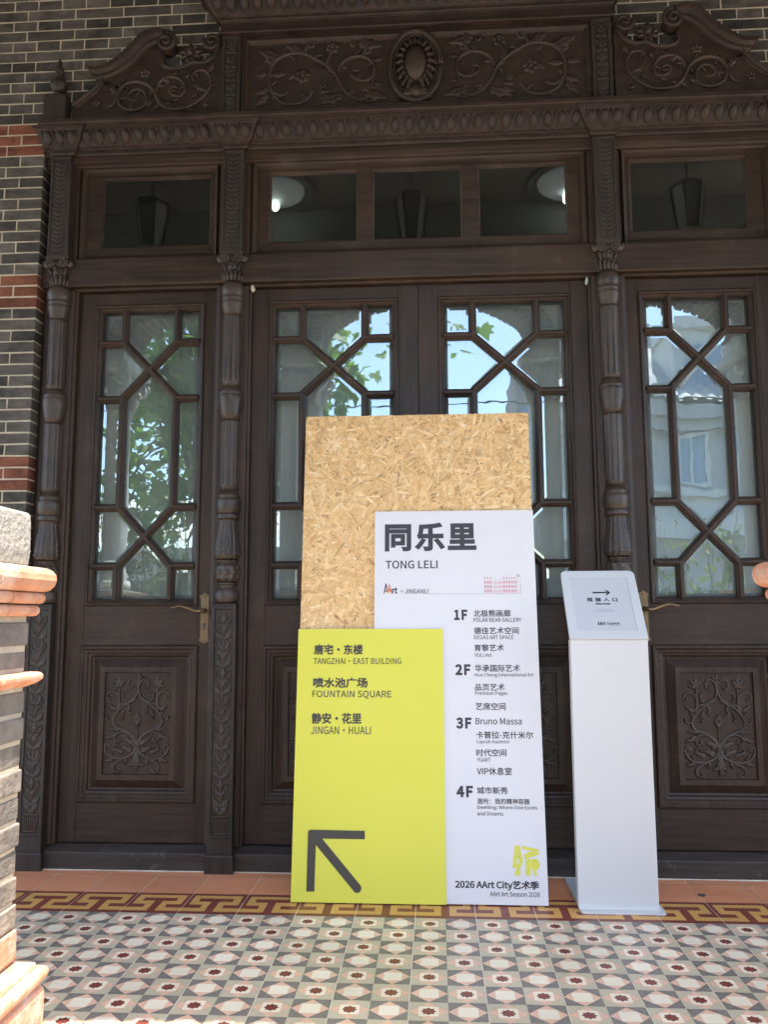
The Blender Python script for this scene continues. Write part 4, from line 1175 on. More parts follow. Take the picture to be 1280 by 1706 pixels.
# thin rule, gallery mark, engraved building
mb = MB()
def flat(mb, pts, n=.0127, m=0):
    mb.add([sp(u, v, n) for u, v in pts], [tuple(range(len(pts)))], m)
flat(mb, [(.4925, 1.0745), (.6950, 1.0738), (.6950, 1.0750), (.4925, 1.0757)], .0127, 0)
mb.build('rule_line', [M['print_grey']], wp)
mb = MB()
flat(mb, [(.3229, 1.0768), (.3303, 1.1158), (.3338, 1.1158), (.3400, 1.0850), (.3378, 1.0790), (.3325, 1.1040), (.3262, 1.0768)], .0127, 0)
flat(mb, [(.3270, 1.0845), (.3375, 1.0845), (.3370, 1.0880), (.3275, 1.0880)], .0129, 0)
flat(mb, [(.3362, 1.0768), (.3440, 1.1155), (.3455, 1.1155), (.3455, 1.0990), (.3425, 1.0890), (.3425, 1.0768)], .0130, 2)
flat(mb, [(.3455, 1.1155), (.3562, 1.0768), (.3522, 1.0768), (.3455, 1.1010)], .0130, 3)
flat(mb, [(.3400, 1.0850), (.3520, 1.0850), (.3490, 1.0960), (.3430, 1.0960)], .0132, 1)
flat(mb, [(.3440, 1.1060), (.3455, 1.1155), (.3475, 1.1060)], .0132, 0)
mb.build('gallery_mark', [M['ink'], M['print_red'], M['print_orange'], M['print_rose']], wp)
mb = MB()
b0, b1, bz = .6955, .8390, 1.0757
def rct(u0, v0, u1, v1, m, n=.0128): flat(mb, [(u0, v0), (u1, v0), (u1, v1), (u0, v1)], n, m)
W_ = b1 - b0
for (s0, s1, cols, rows, m) in ((.03, .25, 3, 3, 0), (.52, .87, 5, 3, 0)):
    rct(b0 + s0 * W_, bz, b0 + s1 * W_, bz + .0585, 2)
    for i in range(cols):
        for j in range(rows):
            a = b0 + (s0 + (s1 - s0) * (i + .12) / cols) * W_; b = b0 + (s0 + (s1 - s0) * (i + .88) / cols) * W_
            v = bz + .003 + j * .0165
            rct(a, v, b, v + .0115, 0, .0130); rct(a + .0008, v + .0055, b - .0008, v + .0105, 1, .0132); rct((a + b) / 2 - .0003, v, (a + b) / 2 + .0003, v + .0115, 2, .0134)
    for i in range(cols):
        a = b0 + (s0 + (s1 - s0) * (i + .25) / cols) * W_; rct(a, bz + .0545, a + .0045, bz + .0605, 1, .0130)
for s0 in (.30, .345, .40, .44, .48):
    for j in range(3):
        rct(b0 + s0 * W_, bz + .004 + j * .0165, b0 + (s0 + .022) * W_, bz + .013 + j * .0165, 3, .0130)
for s0 in (.885, .975):
    for j in range(3):
        rct(b0 + s0 * W_, bz + .005 + j * .0175, b0 + (s0 + .014) * W_, bz + .0145 + j * .0175, 1, .0130)
for j in range(4):
    rct(b0 + .26 * W_, bz + .0005 + j * .0175, b0 + .51 * W_, bz + .0011 + j * .0175, 3, .0129); rct(b0 + .87 * W_, bz + .0005 + j * .0175, b1, bz + .0011 + j * .0175, 3, .0129)
flat(mb, [(b0 + .55 * W_, bz + .0625), (b0 + .68 * W_, bz + .0735), (b0 + .82 * W_, bz + .0625), (b0 + .815 * W_, bz + .0625), (b0 + .68 * W_, bz + .0727), (b0 + .56 * W_, bz + .0625)], .0129, 3)
flat(mb, [(b0 + .05 * W_, bz + .0615), (b0 + .14 * W_, bz + .067), (b0 + .23 * W_, bz + .0615), (b0 + .22 * W_, bz + .0615), (b0 + .14 * W_, bz + .0664), (b0 + .06 * W_, bz + .0615)], .0129, 3)
flat(mb, [(b0 + .88 * W_, bz + .062), (b0 + .90 * W_, bz + .068), (b0 + .93 * W_, bz + .0735), (b0 + .96 * W_, bz + .068), (b0 + .98 * W_, bz + .062)], .0129, 4)
rct(b0, bz - .0012, b1 + .003, bz, 4, .0129)
mb.build('building_drawing', [M['print_pink'], M['print_rose'], M['white_panel'], M['print_pink'], M['print_grey']], wp)
mb = MB()                                               # lime ART emblem
for i, P in enumerate(([(.7842, .1946), (.8005, .1949), (.7905, .1600), (.7895, .1387), (.7765, .1385)], [(.8016, .1942), (.8112, .1384), (.7985, .1390), (.7960, .1500), (.7905, .1560)],
          [(.8074, .1944), (.8665, .1828), (.8667, .1755), (.8340, .1785), (.8120, .1830)], [(.8140, .1640), (.8350, .1765), (.8667, .1740), (.8667, .1664), (.8175, .1507)],
          [(.7766, .1375), (.8112, .1374), (.8006, .1260), (.7760, .1222), (.7731, .1229)], [(.7875, .1255), (.7990, .1262), (.7997, .0981), (.7823, .0979)],
          [(.8204, .1500), (.8365, .1525), (.8348, .0986), (.8184, .0984)], [(.8420, .1165), (.8530, .1165), (.8587, .0971), (.8510, .0972)])):
    flat(mb, P, .0127 + .0001 * i)
flat(mb, [(.8510 + .0165 * math.cos(2 * PI * k / 28), .1345 + .0185 * math.sin(2 * PI * k / 28)) for k in range(28)], .0136)
mb.build('emblem', [M['print_lime']], wp)
mb = MB()                                               # big arrow
c = [(.0595 + .010 + .010 * math.cos(a), .2391 - .010 + .010 * math.sin(a)) for a in [PI - PI / 2 * k / 8 for k in range(9)]]
cap = []
ux, uv = .2385 - .100, .0495 - .1985
l = math.hypot(ux, uv); ux /= l; uv /= l
for k in range(13):
    a = PI / 2 - PI * k / 12
    px, pv = -uv, ux
    cap.append((.2360 + .0152 * (ux * math.cos(a) + px * math.sin(a)), .0500 + .0152 * (uv * math.cos(a) + pv * math.sin(a))))
arrow = c + [(.2611, .2376), (.2614, .2094), (.1110, .2099)] + cap + [(.0888, .1885), (.0870, .0371), (.0587, .0367)]
flat(mb, arrow, .0213)
mb.build('arrow', [M['ink_y']], yp)

# ------------------------------------------------------------------ white sign stand
kx0, kx1 = .9505, 1.2195
stand = thing('sign_stand', 'white metal sign stand with a tilted display head beside the right door', 'sign stand', ((kx0 + kx1) / 2, .20, 0))
def rrect(x0, x1, y0, y1, r, n=6, only=None):
    pts = []
    for (cx, cy, a0) in ((x1 - r, y1 - r, 0), (x0 + r, y1 - r, 90), (x0 + r, y0 + r, 180), (x1 - r, y0 + r, 270)):
        for k in range(n + 1):
            a = R(a0 + 90 * k / n); pts.append((cx + r * math.cos(a), cy + r * math.sin(a)))
    return pts
mb = MB()
pts = rrect(.953, 1.234, .062, .432, .016)
mb.add([(x, y, 0) for x, y in pts] + [(x, y, .006) for x, y in pts], [tuple(range(len(pts) - 1, -1, -1)), tuple(range(len(pts), 2 * len(pts)))] + [(i, (i + 1) % len(pts), len(pts) + (i + 1) % len(pts), len(pts) + i) for i in range(len(pts))])
bevel(mb.build('base_plate', M['white_metal'], stand), .0015)
mb = MB()
mb.box(kx0, kx1, .108, .150, .0062, .9015)
mb.add([(kx0, .1075, .016), (kx1, .1075, .016), (kx1, .090, .0064), (kx0, .090, .0064)], [(0, 1, 2, 3)])
bevel(mb.build('post', M['white_metal'], stand), .0025, 3)
ht = math.atan2(.185, .248); HL = math.hypot(.185, .248)
def hp(u, v, n=0.0):
    return (u, .104 + v * math.sin(ht) - n * math.cos(ht), .9025 + v * math.cos(ht) + n * math.sin(ht))
mb = MB()
r = .020
out = [(kx0 - .001, 0), (kx1 + .001, 0)] + [(kx1 + .001 - r + r * math.cos(R(a)), HL - r + r * math.sin(R(a))) for a in range(0, 91, 15)] + [(kx0 - .001 + r + r * math.cos(R(a)), HL - r + r * math.sin(R(a))) for a in range(90, 181, 15)]
i0, i1, j0, j1 = kx0 + .030, kx1 - .030, .036, HL - .030
inn = [(i0, j0), (i1, j0), (i1, j1), (i0, j1)]
n = len(out)
mb.add([hp(u, v, -.012) for u, v in out] + [hp(u, v, .004) for u, v in out], [tuple(range(n - 1, -1, -1))] + [(i, (i + 1) % n, n + (i + 1) % n, n + i) for i in range(n)])
# face with a window: bridge outer outline to the inner rectangle
vo = [hp(u, v, .004) for u, v in out]; vi = [hp(u, v, .004) for u, v in inn]; vd = [hp(u, v, .0012) for u, v in inn]
k1, k2 = 2 + 3, 2 + 7 + 3
base = len(vo)
fs = [(0, 1, base + 1, base + 0), (1, *range(2, k1 + 1), base + 2, base + 1), (*range(k1, k2 + 1), base + 3, base + 2), (*range(k2, n), 0, base + 0, base + 3)]
fs += [(base + i, base + (i + 1) % 4, base + 4 + (i + 1) % 4, base + 4 + i) for i in range(4)]
mb.add(vo + vi + vd, fs)
head = mb.build('display_head', M['white_metal'], stand)
mb = MB()
mb.add([hp(u, v, .0018) for u, v in inn], [(0, 1, 2, 3)])
sheet = mb.build('display_sheet', M['paper'], head)
kw, kh = i1 - i0, j1 - j0
def kq(s, t): return (i0 + s * kw, j1 - t * kh)
def kmark(mb, pts, m=0): mb.add([hp(*kq(s, t), .0024) for s, t in pts], [tuple(range(len(pts)))], m)
mb = MB()
kmark(mb, [(.360, .283), (.62, .283), (.62, .309), (.360, .309)])
kmark(mb, [(.575, .246), (.61, .246), (.668, .296), (.625, .296)]); kmark(mb, [(.625, .296), (.668, .296), (.61, .346), (.575, .346)])
mb.build('entry_arrow', M['ink'], stand)
def ktext(s, s0, s1, t0, t1, w, sp_=1.0):
    vs, fs = textmesh(s, w, sp_)
    mb = MB()
    mb.add([hp(*kq(a, b), .0024 + e) for a, b, e in fit(vs, s0, s1, t1, t0)], fs)
    mb.build('lettering', M['ink'], stand)
ktext('观展入口', .235, .765, .392, .478, .009, 1.25)
ktext('WELCOME', .375, .635, .495, .523, .03)
ktext('AArt', .350, .490, .836, .900, .016, 1.05)
ktext('UpArt', .515, .730, .845, .905, .010)
rn = random.Random(5)
for t, s0, s1 in ((.612, .405, .640), (.644, .330, .725), (.905, .600, .745)):
    s = s0; mb = MB()
    while s < s1:
        w = rn.uniform(.008, .022); kmark(mb, [(s, t), (s + w, t), (s + w, t + .012), (s, t + .012)]); s += w + .008
    mb.build('fine_print', M['print_grey'], stand)

# floor socket in the terracotta row
mb = MB()
mb.lathe(1.411, .275, [(.0135, .0003), (.0135, .0022), (.009, .0026), (.008, .0012)], 20)
tag(mb.build('floor_socket', M['steel'], loc=(1.411, .275, 0)), 'small dark metal bolt socket in a terracotta tile by the right door', 'floor socket')

# ------------------------------------------------------------------ pedestals of the porch arcade
def pedestal(cx, hw, label, y0=-2.0, y1=-1.45):
    x0, x1 = cx - hw, cx + hw
    t = thing('brick_pedestal', label, 'pedestal', (cx, (y0 + y1) / 2, 0), 'pedestals of the porch arcade')
    rn = random.Random(int((cx + 9) * 100))
    mb = MB()
    mb.loft4(x0 + .004, x1 - .004, y0 + .004, y1 - .004, [(0, 1.076), (.002, 1.10), (.001, 1.150), (0, 1.166), (-.004, 1.170)])
    bevel(mb.build('stone_block', M['stone'], t), .005, 3)
    def course(mbx, prof, off=0.0):
        # separate moulded bricks along the side, mortar showing between them
        ys = [y0]; y = y0 + off
        while y < y1 - .05:
            if y > y0 + .05: ys.append(y)
            y += .1215
        ys.append(y1)
        for k, (a, b) in enumerate(zip(ys, ys[1:])):
            fst, lst = k == 0, k == len(ys) - 2
            dz, do = rn.uniform(-.0012, .0012), rn.uniform(-.0015, .0015)
            g = .0026
            vs = []
            for o, z in prof:
                ya = a - o if fst else a + g; yb = b + o if lst else b - g
                vs += [(x0 - o - do, ya, z + dz), (x1 + o + do, ya, z + dz), (x1 + o + do, yb, z + dz), (x0 - o - do, yb, z + dz)]
            n = len(prof); e = (n - 1) * 4
            fs = [(q * 4 + r_, q * 4 + (r_ + 1) % 4, q * 4 + 4 + (r_ + 1) % 4, q * 4 + 4 + r_) for q in range(n - 1) for r_ in range(4)] + [(3, 2, 1, 0), (e, e + 1, e + 2, e + 3)]
            mbx.add(vs, fs, 0)
        mbx.loft4(x0, x1, y0, y1, [(o - .0045, z) for o, z in prof], 1)
    mb = MB()
    rnd_ = lambda zc, h, o: [(0, zc - h), (o - .75 * h, zc - h), (o - .38 * h, zc - .86 * h), (o - .12 * h, zc - .52 * h), (o, zc - .05 * h), (o - .05 * h, zc + .42 * h), (o - .28 * h, zc + .78 * h), (o - .62 * h, zc + .96 * h), (o - 1.1 * h, zc + h), (0, zc + h + .0005)]
    course(mb, rnd_(1.052, .0215, .033), 0.03)
    course(mb, rnd_(1.0190, .0100, .019), 0.09)
    course(mb, rnd_(.9980, .0098, .012), 0.05)
    bevel(mb.build('cap_moulding', [M['orange'], M['pmortar']], t), .003, 2); mb = MB()
    course(mb, [(0, .866), (.014, .872), (.022, .878), (.022, .886), (.018, .890), (0, .892)], 0.07)
    bevel(mb.build('string_course', [M['orange'], M['pmortar']], t), .003, 2); mb = MB()
    course(mb, [(.0, .413), (.004, .418), (.003, .462), (0, .465)], 0.02)
    course(mb, [(.02, .394), (.030, .397), (.028, .404), (.004, .412)], 0.10)
    course(mb, rnd_(.3830, .0115, .044), 0.04)
    course(mb, [(.036, .3705), (.033, .364), (.038, .360), (.040, .352), (.040, .185), (.036, .18), (.040, .175), (.040, .001)], 0.08)
    bevel(mb.build('moulded_base', [M['orange'], M['pmortar']], t), .003, 2)
    mb = MB()
    mb.box(x0 + .0025, x1 - .0025, y0 + .0025, y1 - .0025, .46, 1.076, 1)
    def bricks(z0, z1, odd):
        dx, dy = (.121, .245) if odd else (.245, .121)
        nx, ny = max(1, round((x1 - x0) / dx)), max(1, round((y1 - y0) / dy))
        for i in range(nx):
            for k in range(ny):
                if 0 < i < nx - 1 and 0 < k < ny - 1: continue
                g = .0032
                a, b = x0 + (x1 - x0) * i / nx + (g if i else rn.uniform(-.003, .002)), x0 + (x1 - x0) * (i + 1) / nx - (g if i < nx - 1 else rn.uniform(-.003, .002))
                c_, d_ = y0 + (y1 - y0) * k / ny + (g if k else rn.uniform(-.003, .002)), y0 + (y1 - y0) * (k + 1) / ny - (g if k < ny - 1 else rn.uniform(-.004, .003))
                t_ = rn.uniform(.8, 1.2); col = (.185 * t_, .163 * t_, .140 * t_)
                mb.box(a, b, c_, d_, z0 + rn.uniform(0, .0015), z1 - rn.uniform(0, .0015), 0, col)
    bricks(.9365, .9775, 0); bricks(.8965, .9295, 1)
    z = .4685; i = 0
    while z < .86:
        z2 = min(.8635, z + .0395)
        bricks(z, z2 - .0005, i % 2); z += .0440; i += 1
    bevel(mb.build('brickwork', [M['pbrick'], M['pmortar']], t), .003, 2)
PH = .25
pedestal(-.235 - PH, PH, 'sunlit grey brick pedestal with orange moulded bricks and rough stone block at the left edge')
pedestal(1.055 + PH, PH, 'brick pedestal at the right edge, only its orange rounded moulding seen')
pedestal(-1.86, .23, 'brick pedestal mirrored in the glass of the left door')
pedestal(2.71, .23, 'brick pedestal mirrored in the glass of the right door')

# stone columns on the pedestals
def stone_column(cx, label, cy=-1.72):
    t = thing('stone_column', label, 'column', (cx, cy, 1.18), 'stone columns of the porch arcade')
    mb = MB()
    mb.lathe(cx, cy, [(.20, 1.1802), (.205, 1.20), (.20, 1.23), (.175, 1.245), (.185, 1.27), (.165, 1.295), (.160, 1.33), (.158, 2.0), (.150, 2.40), (.165, 2.41), (.165, 2.43), (.15, 2.44)], 40)
    mb.build('shaft', M['column'], t)
    mb = MB()
    mb.lathe(cx, cy, [(.15, 2.4402), (.155, 2.50), (.165, 2.58), (.20, 2.66)], 32, 0, lambda a, z: 1 + .06 * abs(math.cos(6 * a)))
    for a in range(8):
        q = PI / 4 * a
        mb.tube([(cx + .15 * math.cos(q), cy + .15 * math.sin(q), 2.46), (cx + .19 * math.cos(q), cy + .19 * math.sin(q), 2.55), (cx + .22 * math.cos(q), cy + .22 * math.sin(q), 2.57), (cx + .22 * math.cos(q), cy + .22 * math.sin(q), 2.545)], .035, .015, 8)
    for sx in (-1, 1):
        for sy in (-1, 1):
            spr = [(cx + sx * (.17 + .05 * (1 - .85 * k / 24) * math.cos(k / 24 * 10)), cy + sy * .20, 2.64 + .05 * (1 - .85 * k / 24) * math.sin(k / 24 * 10)) for k in range(25)]
            mb.tube(spr, .014, .008, 7)
            mb.tube([(cx + sx * .17, cy + sy * .13, 2.64), (cx + sx * .17, cy + sy * .20, 2.64)], .045, .045, 14)
    mb.loft4(cx - .19, cx + .19, cy - .19, cy + .19, [(0, 2.695), (.03, 2.71), (.03, 2.76), (-.02, 2.77), (-.02, 2.8798)])
    mb.build('capital', M['column'], t)
stone_column(-.47, 'pale stone column mirrored in the left leaf of the middle double door')
stone_column(1.305, 'pale stone column mirrored in the right leaf of the middle double door')
stone_column(-1.85, 'pale stone column mirrored along the left side of the left door')
stone_column(2.71, 'pale stone column mirrored along the right side of the right door')

# arcade wall with brick arches, and the porch ceiling
def arcade():
    t = thing('arcade_wall', 'porch arcade of brick arches seen mirrored in the door glass', 'arcade', (MX / 2, -1.72, 2.8))
    y0, y1, zs, zt = -1.84, -1.55, 2.88, 4.3
    arches = [(-2.54, .52, .30), (-1.16, .52, .30), (.42, .73, .36), (2.01, .52, .30), (3.40, .52, .30)]
    mb = MB(); bk = MB()
    N = 28
    edges = []
    for (c, h, r) in arches:
        pts = [(c - h * math.cos(PI * k / N), zs + r * math.sin(PI * k / N)) for k in range(N + 1)]
        for a, b in zip(pts, pts[1:]):
            mb.add([(a[0], y0, a[1]), (b[0], y0, b[1]), (b[0], y0, zt), (a[0], y0, zt), (a[0], y1, a[1]), (b[0], y1, b[1]), (b[0], y1, zt), (a[0], y1, zt)],
                   [(0, 1, 2, 3), (7, 6, 5, 4), (0, 4, 5, 1), (2, 6, 7, 3)], 0)
        # brick voussoirs: soffit lining a little below the wall edge
        m = int(h * PI / .062)
        for k in range(m):
            a0, a1 = PI * (k + .09) / m, PI * (k + .91) / m
            q = []
            for a in (a0, a1):
                for e in (-.012, .15):
                    q.append((c - (h + e) * math.cos(a), zs + (r + e) * math.sin(a)))
            f = random.Random(k * 7 + int(c * 10)).uniform(.8, 1.15)
            ya, yb = y0 - .008, y1 + .008
            V = [(x, y, z) for y in (ya, yb) for x, z in (q[0], q[2], q[3], q[1])]
            bk.add(V, [(0, 1, 2, 3), (7, 6, 5, 4), (0, 4, 5, 1), (1, 5, 6, 2), (2, 6, 7, 3), (3, 7, 4, 0)], 0, False, (.17 * f, .115 * f, .09 * f))
    xs = [-4.2] + [v for (c, h, r) in arches for v in (c - h, c + h)] + [MX + 4.2]
    for a, b in zip(xs[::2], xs[1::2]):
        mb.box(a, b, y0, y1, zs, zt)
    mb.box(-3.5, -3.04, y0, y1, -.45, zs - .001); mb.box(3.90, 4.36, y0, y1, -.45, zs - .001)
    mb.build('spandrel_wall', M['column'], t)
    bk.build('brick_arch', M['brick'], t)
arcade()
mb = MB()
mb.box(-4.2, MX + 4.2, -1.549, .62, 3.8201, 4.0)
mb.box(-4.5, MX + 4.5, -2.2, .8, 4.3002, 4.5)
tag(mb.build('porch_ceiling', M['plaster']), kind='structure')

def ceiling_lamp(x, y, label):
    t = thing('ceiling_lamp', label, 'ceiling lamp', (x, y, 3.8200), 'round ceiling lamps of the porch')
    mb = MB()
    mb.lathe(x, y, [(.26, 3.8198), (.255, 3.8000), (.235, 3.7950), (.23, 3.8120), (.20, 3.8140)], 48)
    mb.build('ceiling_rose', M['plaster'], t)
    mb = MB()
    mb.lathe(x, y, [(.19, 3.8125), (.185, 3.7900), (.15, 3.7650), (.08, 3.7550), (.05, 3.7400)], 48)
    mb.build('lamp_bowl', M['lamp_dome'], t)
    mb = MB()
    mb.lathe(x, y, [(.012, 3.738), (.028, 3.72), (.028, 3.685), (.018, 3.67), (.006, 3.665)], 8, 0, None, False)
    mb.build('crystal', M['bulb'], t)
ceiling_lamp(-.535, -1.26, 'lit crystal ceiling lamp mirrored in the left pane of the middle transom')
ceiling_lamp(1.34, -1.28, 'lit crystal ceiling lamp mirrored in the right pane of the middle transom')

def lantern(x, y, label):
    t = thing('hanging_lantern', label, 'lantern', (x, y, 3.8200), 'hanging lanterns of the porch')
    mb = MB()
    mb.tube([(x, y, 3.8198), (x, y, 3.7000)], .006)
    mb.lathe(x, y, [(.02, 3.7100), (.04, 3.7000), (.11, 3.6600), (.12, 3.6450)], 6, 0, None, False)
    for k in range(6):
        a = PI / 3 * k
        mb.tube([(x + .11 * math.cos(a), y + .11 * math.sin(a), 3.6480), (x + .075 * math.cos(a), y + .075 * math.sin(a), 3.3700)], .007, .006, 6)
    mb.lathe(x, y, [(.08, 3.3700), (.085, 3.3600), (.05, 3.3350), (.02, 3.3250)], 6, 0, None, False)
    mb.build('lantern_frame', M['lamp_metal'], t)
    mb = MB()
    mb.lathe(x, y, [(.07, 3.3750), (.104, 3.6400)], 6, 0, None, False)
    mb.build('lantern_glass', M['lamp_glass'], t)
lantern(.35, -1.12, 'dark hanging lantern mirrored in the middle transom pane')
lantern(2.10, -1.1, 'dark hanging lantern mirrored in the right transom window')
lantern(-1.32, -1.1, 'dark hanging lantern mirrored in the left transom window')

# ------------------------------------------------------------------ what the glass mirrors: courtyard behind the viewer
LOBES = [(0, 0), (.16, -.16), (.44, -.18), (.34, .02), (.62, .20), (.38, .28), (.46, .55), (.22, .50), (.0, 1.0)]
LEAFP = LOBES + [(-x, y) for x, y in LOBES[-2:0:-1]]
OVAL = [(0, 0), (.16, .15), (.24, .4), (.2, .7), (0, 1), (-.2, .7), (-.24, .4), (-.16, .15)]
def leaf_face(mb, p, size, shape, rn, droop=.5, col=None, m=0):
    d = Vector((rn.uniform(-1, 1), rn.uniform(-1, 1), rn.uniform(-.9, .35) - droop * .3)).normalized()
    nrm = Vector((rn.uniform(-.7, .7), rn.uniform(-.7, .7), 1)).normalized()
    sx = d.cross(nrm).normalized()
    q = [Vector(p) + sx * (x * size) + d * (y * size) + nrm * (-.25 * x * x * size) for x, y in shape]
    mb.add(q, [tuple(range(len(q)))], m, False, col)

def plane_tree(base, cen, rad, nb, label, seed, twig):
    t = thing('courtyard_tree', label, 'tree', tuple(base))
    rn = random.Random(seed)
    tr = MB(); lf = MB()
    tr.tube([base, base + Vector((.03, .05, 1.2)), base + Vector((-.04, .1, 2.4)), base + Vector((.05, .15, 3.6)), base + Vector((.15, .2, 5.2))], .15, .05, 12)
    tips = []
    for k in range(nb):
        z0 = rn.uniform(1.8, 4.6)
        st = base + Vector((.03, .12, z0))
        while True:
            q = Vector((rn.uniform(-1, 1), rn.uniform(-1, 1), rn.uniform(-1, 1)))
            if q.length < 1: break
        en = cen + Vector((q.x * rad.x, q.y * rad.y, q.z * rad.z))
        mid = (st + en) / 2 + Vector((0, 0, .25))
        tr.tube([st, mid, en], .028, .006, 6)
        for j in range(3): tips.append(mid.lerp(en, .35 + .32 * j))
    if twig:
        tw = [Vector((-.1, -5.2, 4.6)), Vector((.35, -5.1, 4.25)), Vector((.72, -5.0, 4.12))]
        tr.tube([Vector((-1.2, -5.4, 4.9))] + tw, .02, .005, 6)
        tips += [tw[1] + Vector((.1, 0, -.1)), tw[2], tw[2] + Vector((-.15, 0, -.12)), tw[1]]
    for i, p in enumerate(tips):
        for _ in range(5 if twig and i >= len(tips) - 4 else 14):
            o = Vector((rn.gauss(0, .20), rn.gauss(0, .2), rn.gauss(-.05, .17)))
            f = rn.uniform(.7, 1.5)
            leaf_face(lf, p + o, rn.uniform(.10, .19), LEAFP, rn, .8, (f, f, f * .8))
    tr.build('trunk', M['bark'], t); lf.build('crown', M['leaf'], t)
plane_tree(Vector((-2.35, -5.9, -.45)), Vector((-1.75, -5.5, 4.05)), Vector((1.7, 1.2, 2.0)), 84,
           'leafy tree with lobed leaves mirrored in the left door and the middle door', 21, True)
plane_tree(Vector((-4.6, -8.2, -.45)), Vector((-3.9, -8.0, 3.4)), Vector((2.0, 1.2, 1.6)), 36,
           'lower leafy tree behind, mirrored as green foliage in the tall pane of the left door', 22, False)

def shrub(x, y, h, w, label, seed, autumn=.06):
    z0 = -.45
    t = thing('shrub', label, 'shrub', (x, y, z0), 'courtyard shrubs mirrored in the glass')
    rn = random.Random(seed)
    st = MB(); lf = MB()
    for k in range(12):
        a = rn.uniform(0, 2 * PI); r = rn.uniform(.2, 1) * w
        en = Vector((x + r * math.cos(a), y + r * math.sin(a), z0 + h * rn.uniform(.55, 1)))
        mid = Vector((x + r * .3 * math.cos(a), y + r * .3 * math.sin(a), z0 + h * .5))
        st.tube([(x, y, z0), mid, en], .016, .004, 5)
        for _ in range(34):
            p = (Vector((x, y, z0)) * .12 + mid * .88).lerp(en, rn.uniform(.0, 1.05)) + Vector((rn.gauss(0, .10), rn.gauss(0, .10), rn.gauss(0, .10)))
            f = rn.uniform(.7, 1.6)
            leaf_face(lf, p, rn.uniform(.07, .14), OVAL, rn, .2, (f * 2.4, f * 1.6, f * .8) if rn.random() < autumn else (f, f, f))
    st.build('stem', M['bark'], t); lf.build('foliage', M['shrub'], t)
for i, (x, y, h, w, lb) in enumerate((
        (-3.3, -4.6, 2.7, .6, 'tall green shrub mirrored in the lower left panes of the left door'),
        (-2.6, -4.9, 3.0, .7, 'dense green shrub mirrored in the lower middle pane of the left door'),
        (-2.0, -4.4, 2.6, .55, 'green shrub mirrored in the lower right panes of the left door'),
        (-3.9, -5.6, 3.2, .8, 'tall loose shrub mirrored low at the left side of the left door'),
        (2.7, -4.6, 2.5, .55, 'yellow tinged shrub mirrored in the lower left pane of the right door'),
        (3.3, -4.9, 2.6, .6, 'yellow tinged shrub mirrored in the lower middle pane of the right door'),
        (3.95, -4.7, 2.5, .6, 'green shrub mirrored in the lower right panes of the right door'),
        (4.6, -5.4, 2.7, .7, 'tall green shrub mirrored low at the right side of the right door'))):
    shrub(x, y, h, w, lb, 40 + i, .05 if i < 4 else .16)

def tiled_roof(mb, x0, x1, ya, za, yb, zb, m, pitch=.26):
    """roof slope from eave (ya, za) up to ridge (yb, zb) with rolled tiles"""
    n = int((x1 - x0) / pitch * 8)
    vs = []
    for k in range(n + 1):
        x = x0 + (x1 - x0) * k / n
        b = .06 * abs(math.sin(PI * (x - x0) / pitch))
        vs += [(x, ya, za + b), (x, yb, zb + b)]
    mb.add(vs, [(2 * k, 2 * k + 2, 2 * k + 3, 2 * k + 1) for k in range(n)], m)

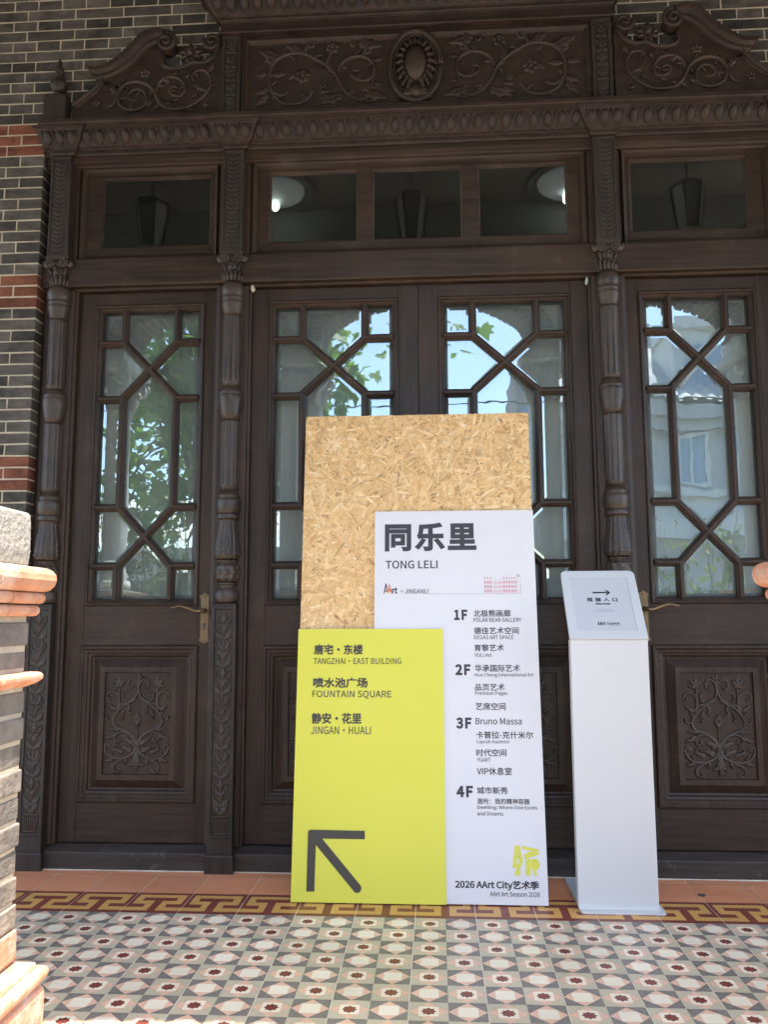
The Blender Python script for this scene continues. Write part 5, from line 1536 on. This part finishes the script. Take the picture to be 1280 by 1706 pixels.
def villa():
    t = thing('villa', 'pale villa with grey tiled roof, dormer and blue windows mirrored in the right door', 'house', (7, -13.5, -.45))
    x0, x1, yf, yb = 2.6, 12.0, -13.0, -19.0
    mb = MB()
    mb.box(x0, x1, yb, yf, -.45, 5.2)
    mb.box(x0 - .2, x1 + .2, yf + .001, yf + .35, 4.95, 5.25); mb.box(x0 - .1, x1 + .1, yf + .001, yf + .18, 4.70, 4.95)
    mb.build('wall', M['wall_w'], t)
    mb = MB()
    tiled_roof(mb, x0 - .3, x1 + .3, yf + .45, 5.28, -16.2, 7.4, 0)
    mb.box(x0 - .3, x1 + .3, -16.5, -16.1, 7.2, 7.5)
    mb.build('roof', M['roof_t'], t)
    mb = MB(); mb.box(4.0, 7.2, -17.4, -16.6, 6.0, 8.0); mb.box(3.9, 7.3, -17.5, -16.5, 8.0, 8.15)
    mb.build('parapet', M['wall_w'], t)
    mb = MB()
    mb.box(5.55, 6.95, -15.6, -13.55, 5.4, 7.05); mb.box(5.45, 7.05, -15.7, -13.4, 7.05, 7.3)
    dm = mb.build('dormer', M['trim'], t)
    mb = MB(); mb.box(5.85, 6.6, -13.549, -13.51, 5.65, 6.75); mb.build('dormer_window', M['win'], dm)
    mb = MB()
    mb.box(x0 - .1, x1 + .1, yf + .001, yf + .30, 3.35, 3.50); mb.box(x0, x1, yf + .001, yf + .12, 2.95, 3.349); mb.box(x0 - .1, x1 + .1, yf + .001, yf + .34, 2.55, 2.949)
    mb.build('ledge', M['trim'], t)
    for k in range(8):
        a = x0 + .5 + k * 1.12
        mb = MB(); mb.ring(a, a + .72, 3.62, 4.66, [(0, yf + .001), (0, yf + .07), (.06, yf + .07), (.06, yf + .03)]); mb.ring(a + .33, a + .39, 3.64, 4.64, [(0, yf + .03), (0, yf + .06), (.03, yf + .06)])
        fr = mb.build('window', M['trim'], t)
        mb = MB(); mb.add([(a + .05, yf + .03, 3.66), (a + .67, yf + .03, 3.66), (a + .67, yf + .03, 4.62), (a + .05, yf + .03, 4.62)], [(0, 1, 2, 3)]); mb.build('pane', M['win'], fr)
villa()
def pavilion():
    t = thing('garden_pavilion', 'low building with pale tiled roof mirrored between leaves in the left door', 'house', (-5.4, -10.5, -.45))
    mb = MB(); mb.box(-8.5, -2.6, -13, -10, -.45, 2.15); mb.build('wall', M['wall_w'], t)
    mb = MB(); tiled_roof(mb, -8.8, -2.3, -9.7, 2.20, -11.2, 3.15, 0, .22); mb.build('roof', M['trim'], t)
    mb = MB(); mb.box(-4.6, -3.4, -9.999, -9.95, .1, 1.6); mb.build('door', M['wire'], t)
pavilion()
def tower():
    t = thing('apartment_tower', 'distant tall apartment tower mirrored in the right leaf of the middle double door', 'building', (10, -78, -.45))
    mb = MB(); mb.box(8.0, 14.0, -84, -76, -.45, 25.0); mb.box(9.0, 12.0, -82, -78, 25.0, 26.2); mb.build('wall', M['tower'], t)
    for i in range(3):
        for k in range(5):
            a, z = 8.5 + i * 1.8, 12.0 + k * 2.6
            mb = MB(); mb.box(a, a + 1.1, -75.999, -75.9, z, z + 1.5); mb.build('window', M['win'], t)
tower()
mb = MB()
mb.tube([(-14 + 30 * k / 20, -9.0 - .6 * k / 20, 4.65 + .35 * k / 20 - .4 * math.sin(PI * k / 20)) for k in range(21)], .012, .012, 6)
tag(mb.build('overhead_cable', M['wire'], loc=(0, -9, 4.5)), 'thin dark overhead cable mirrored across the door glass', 'cable')
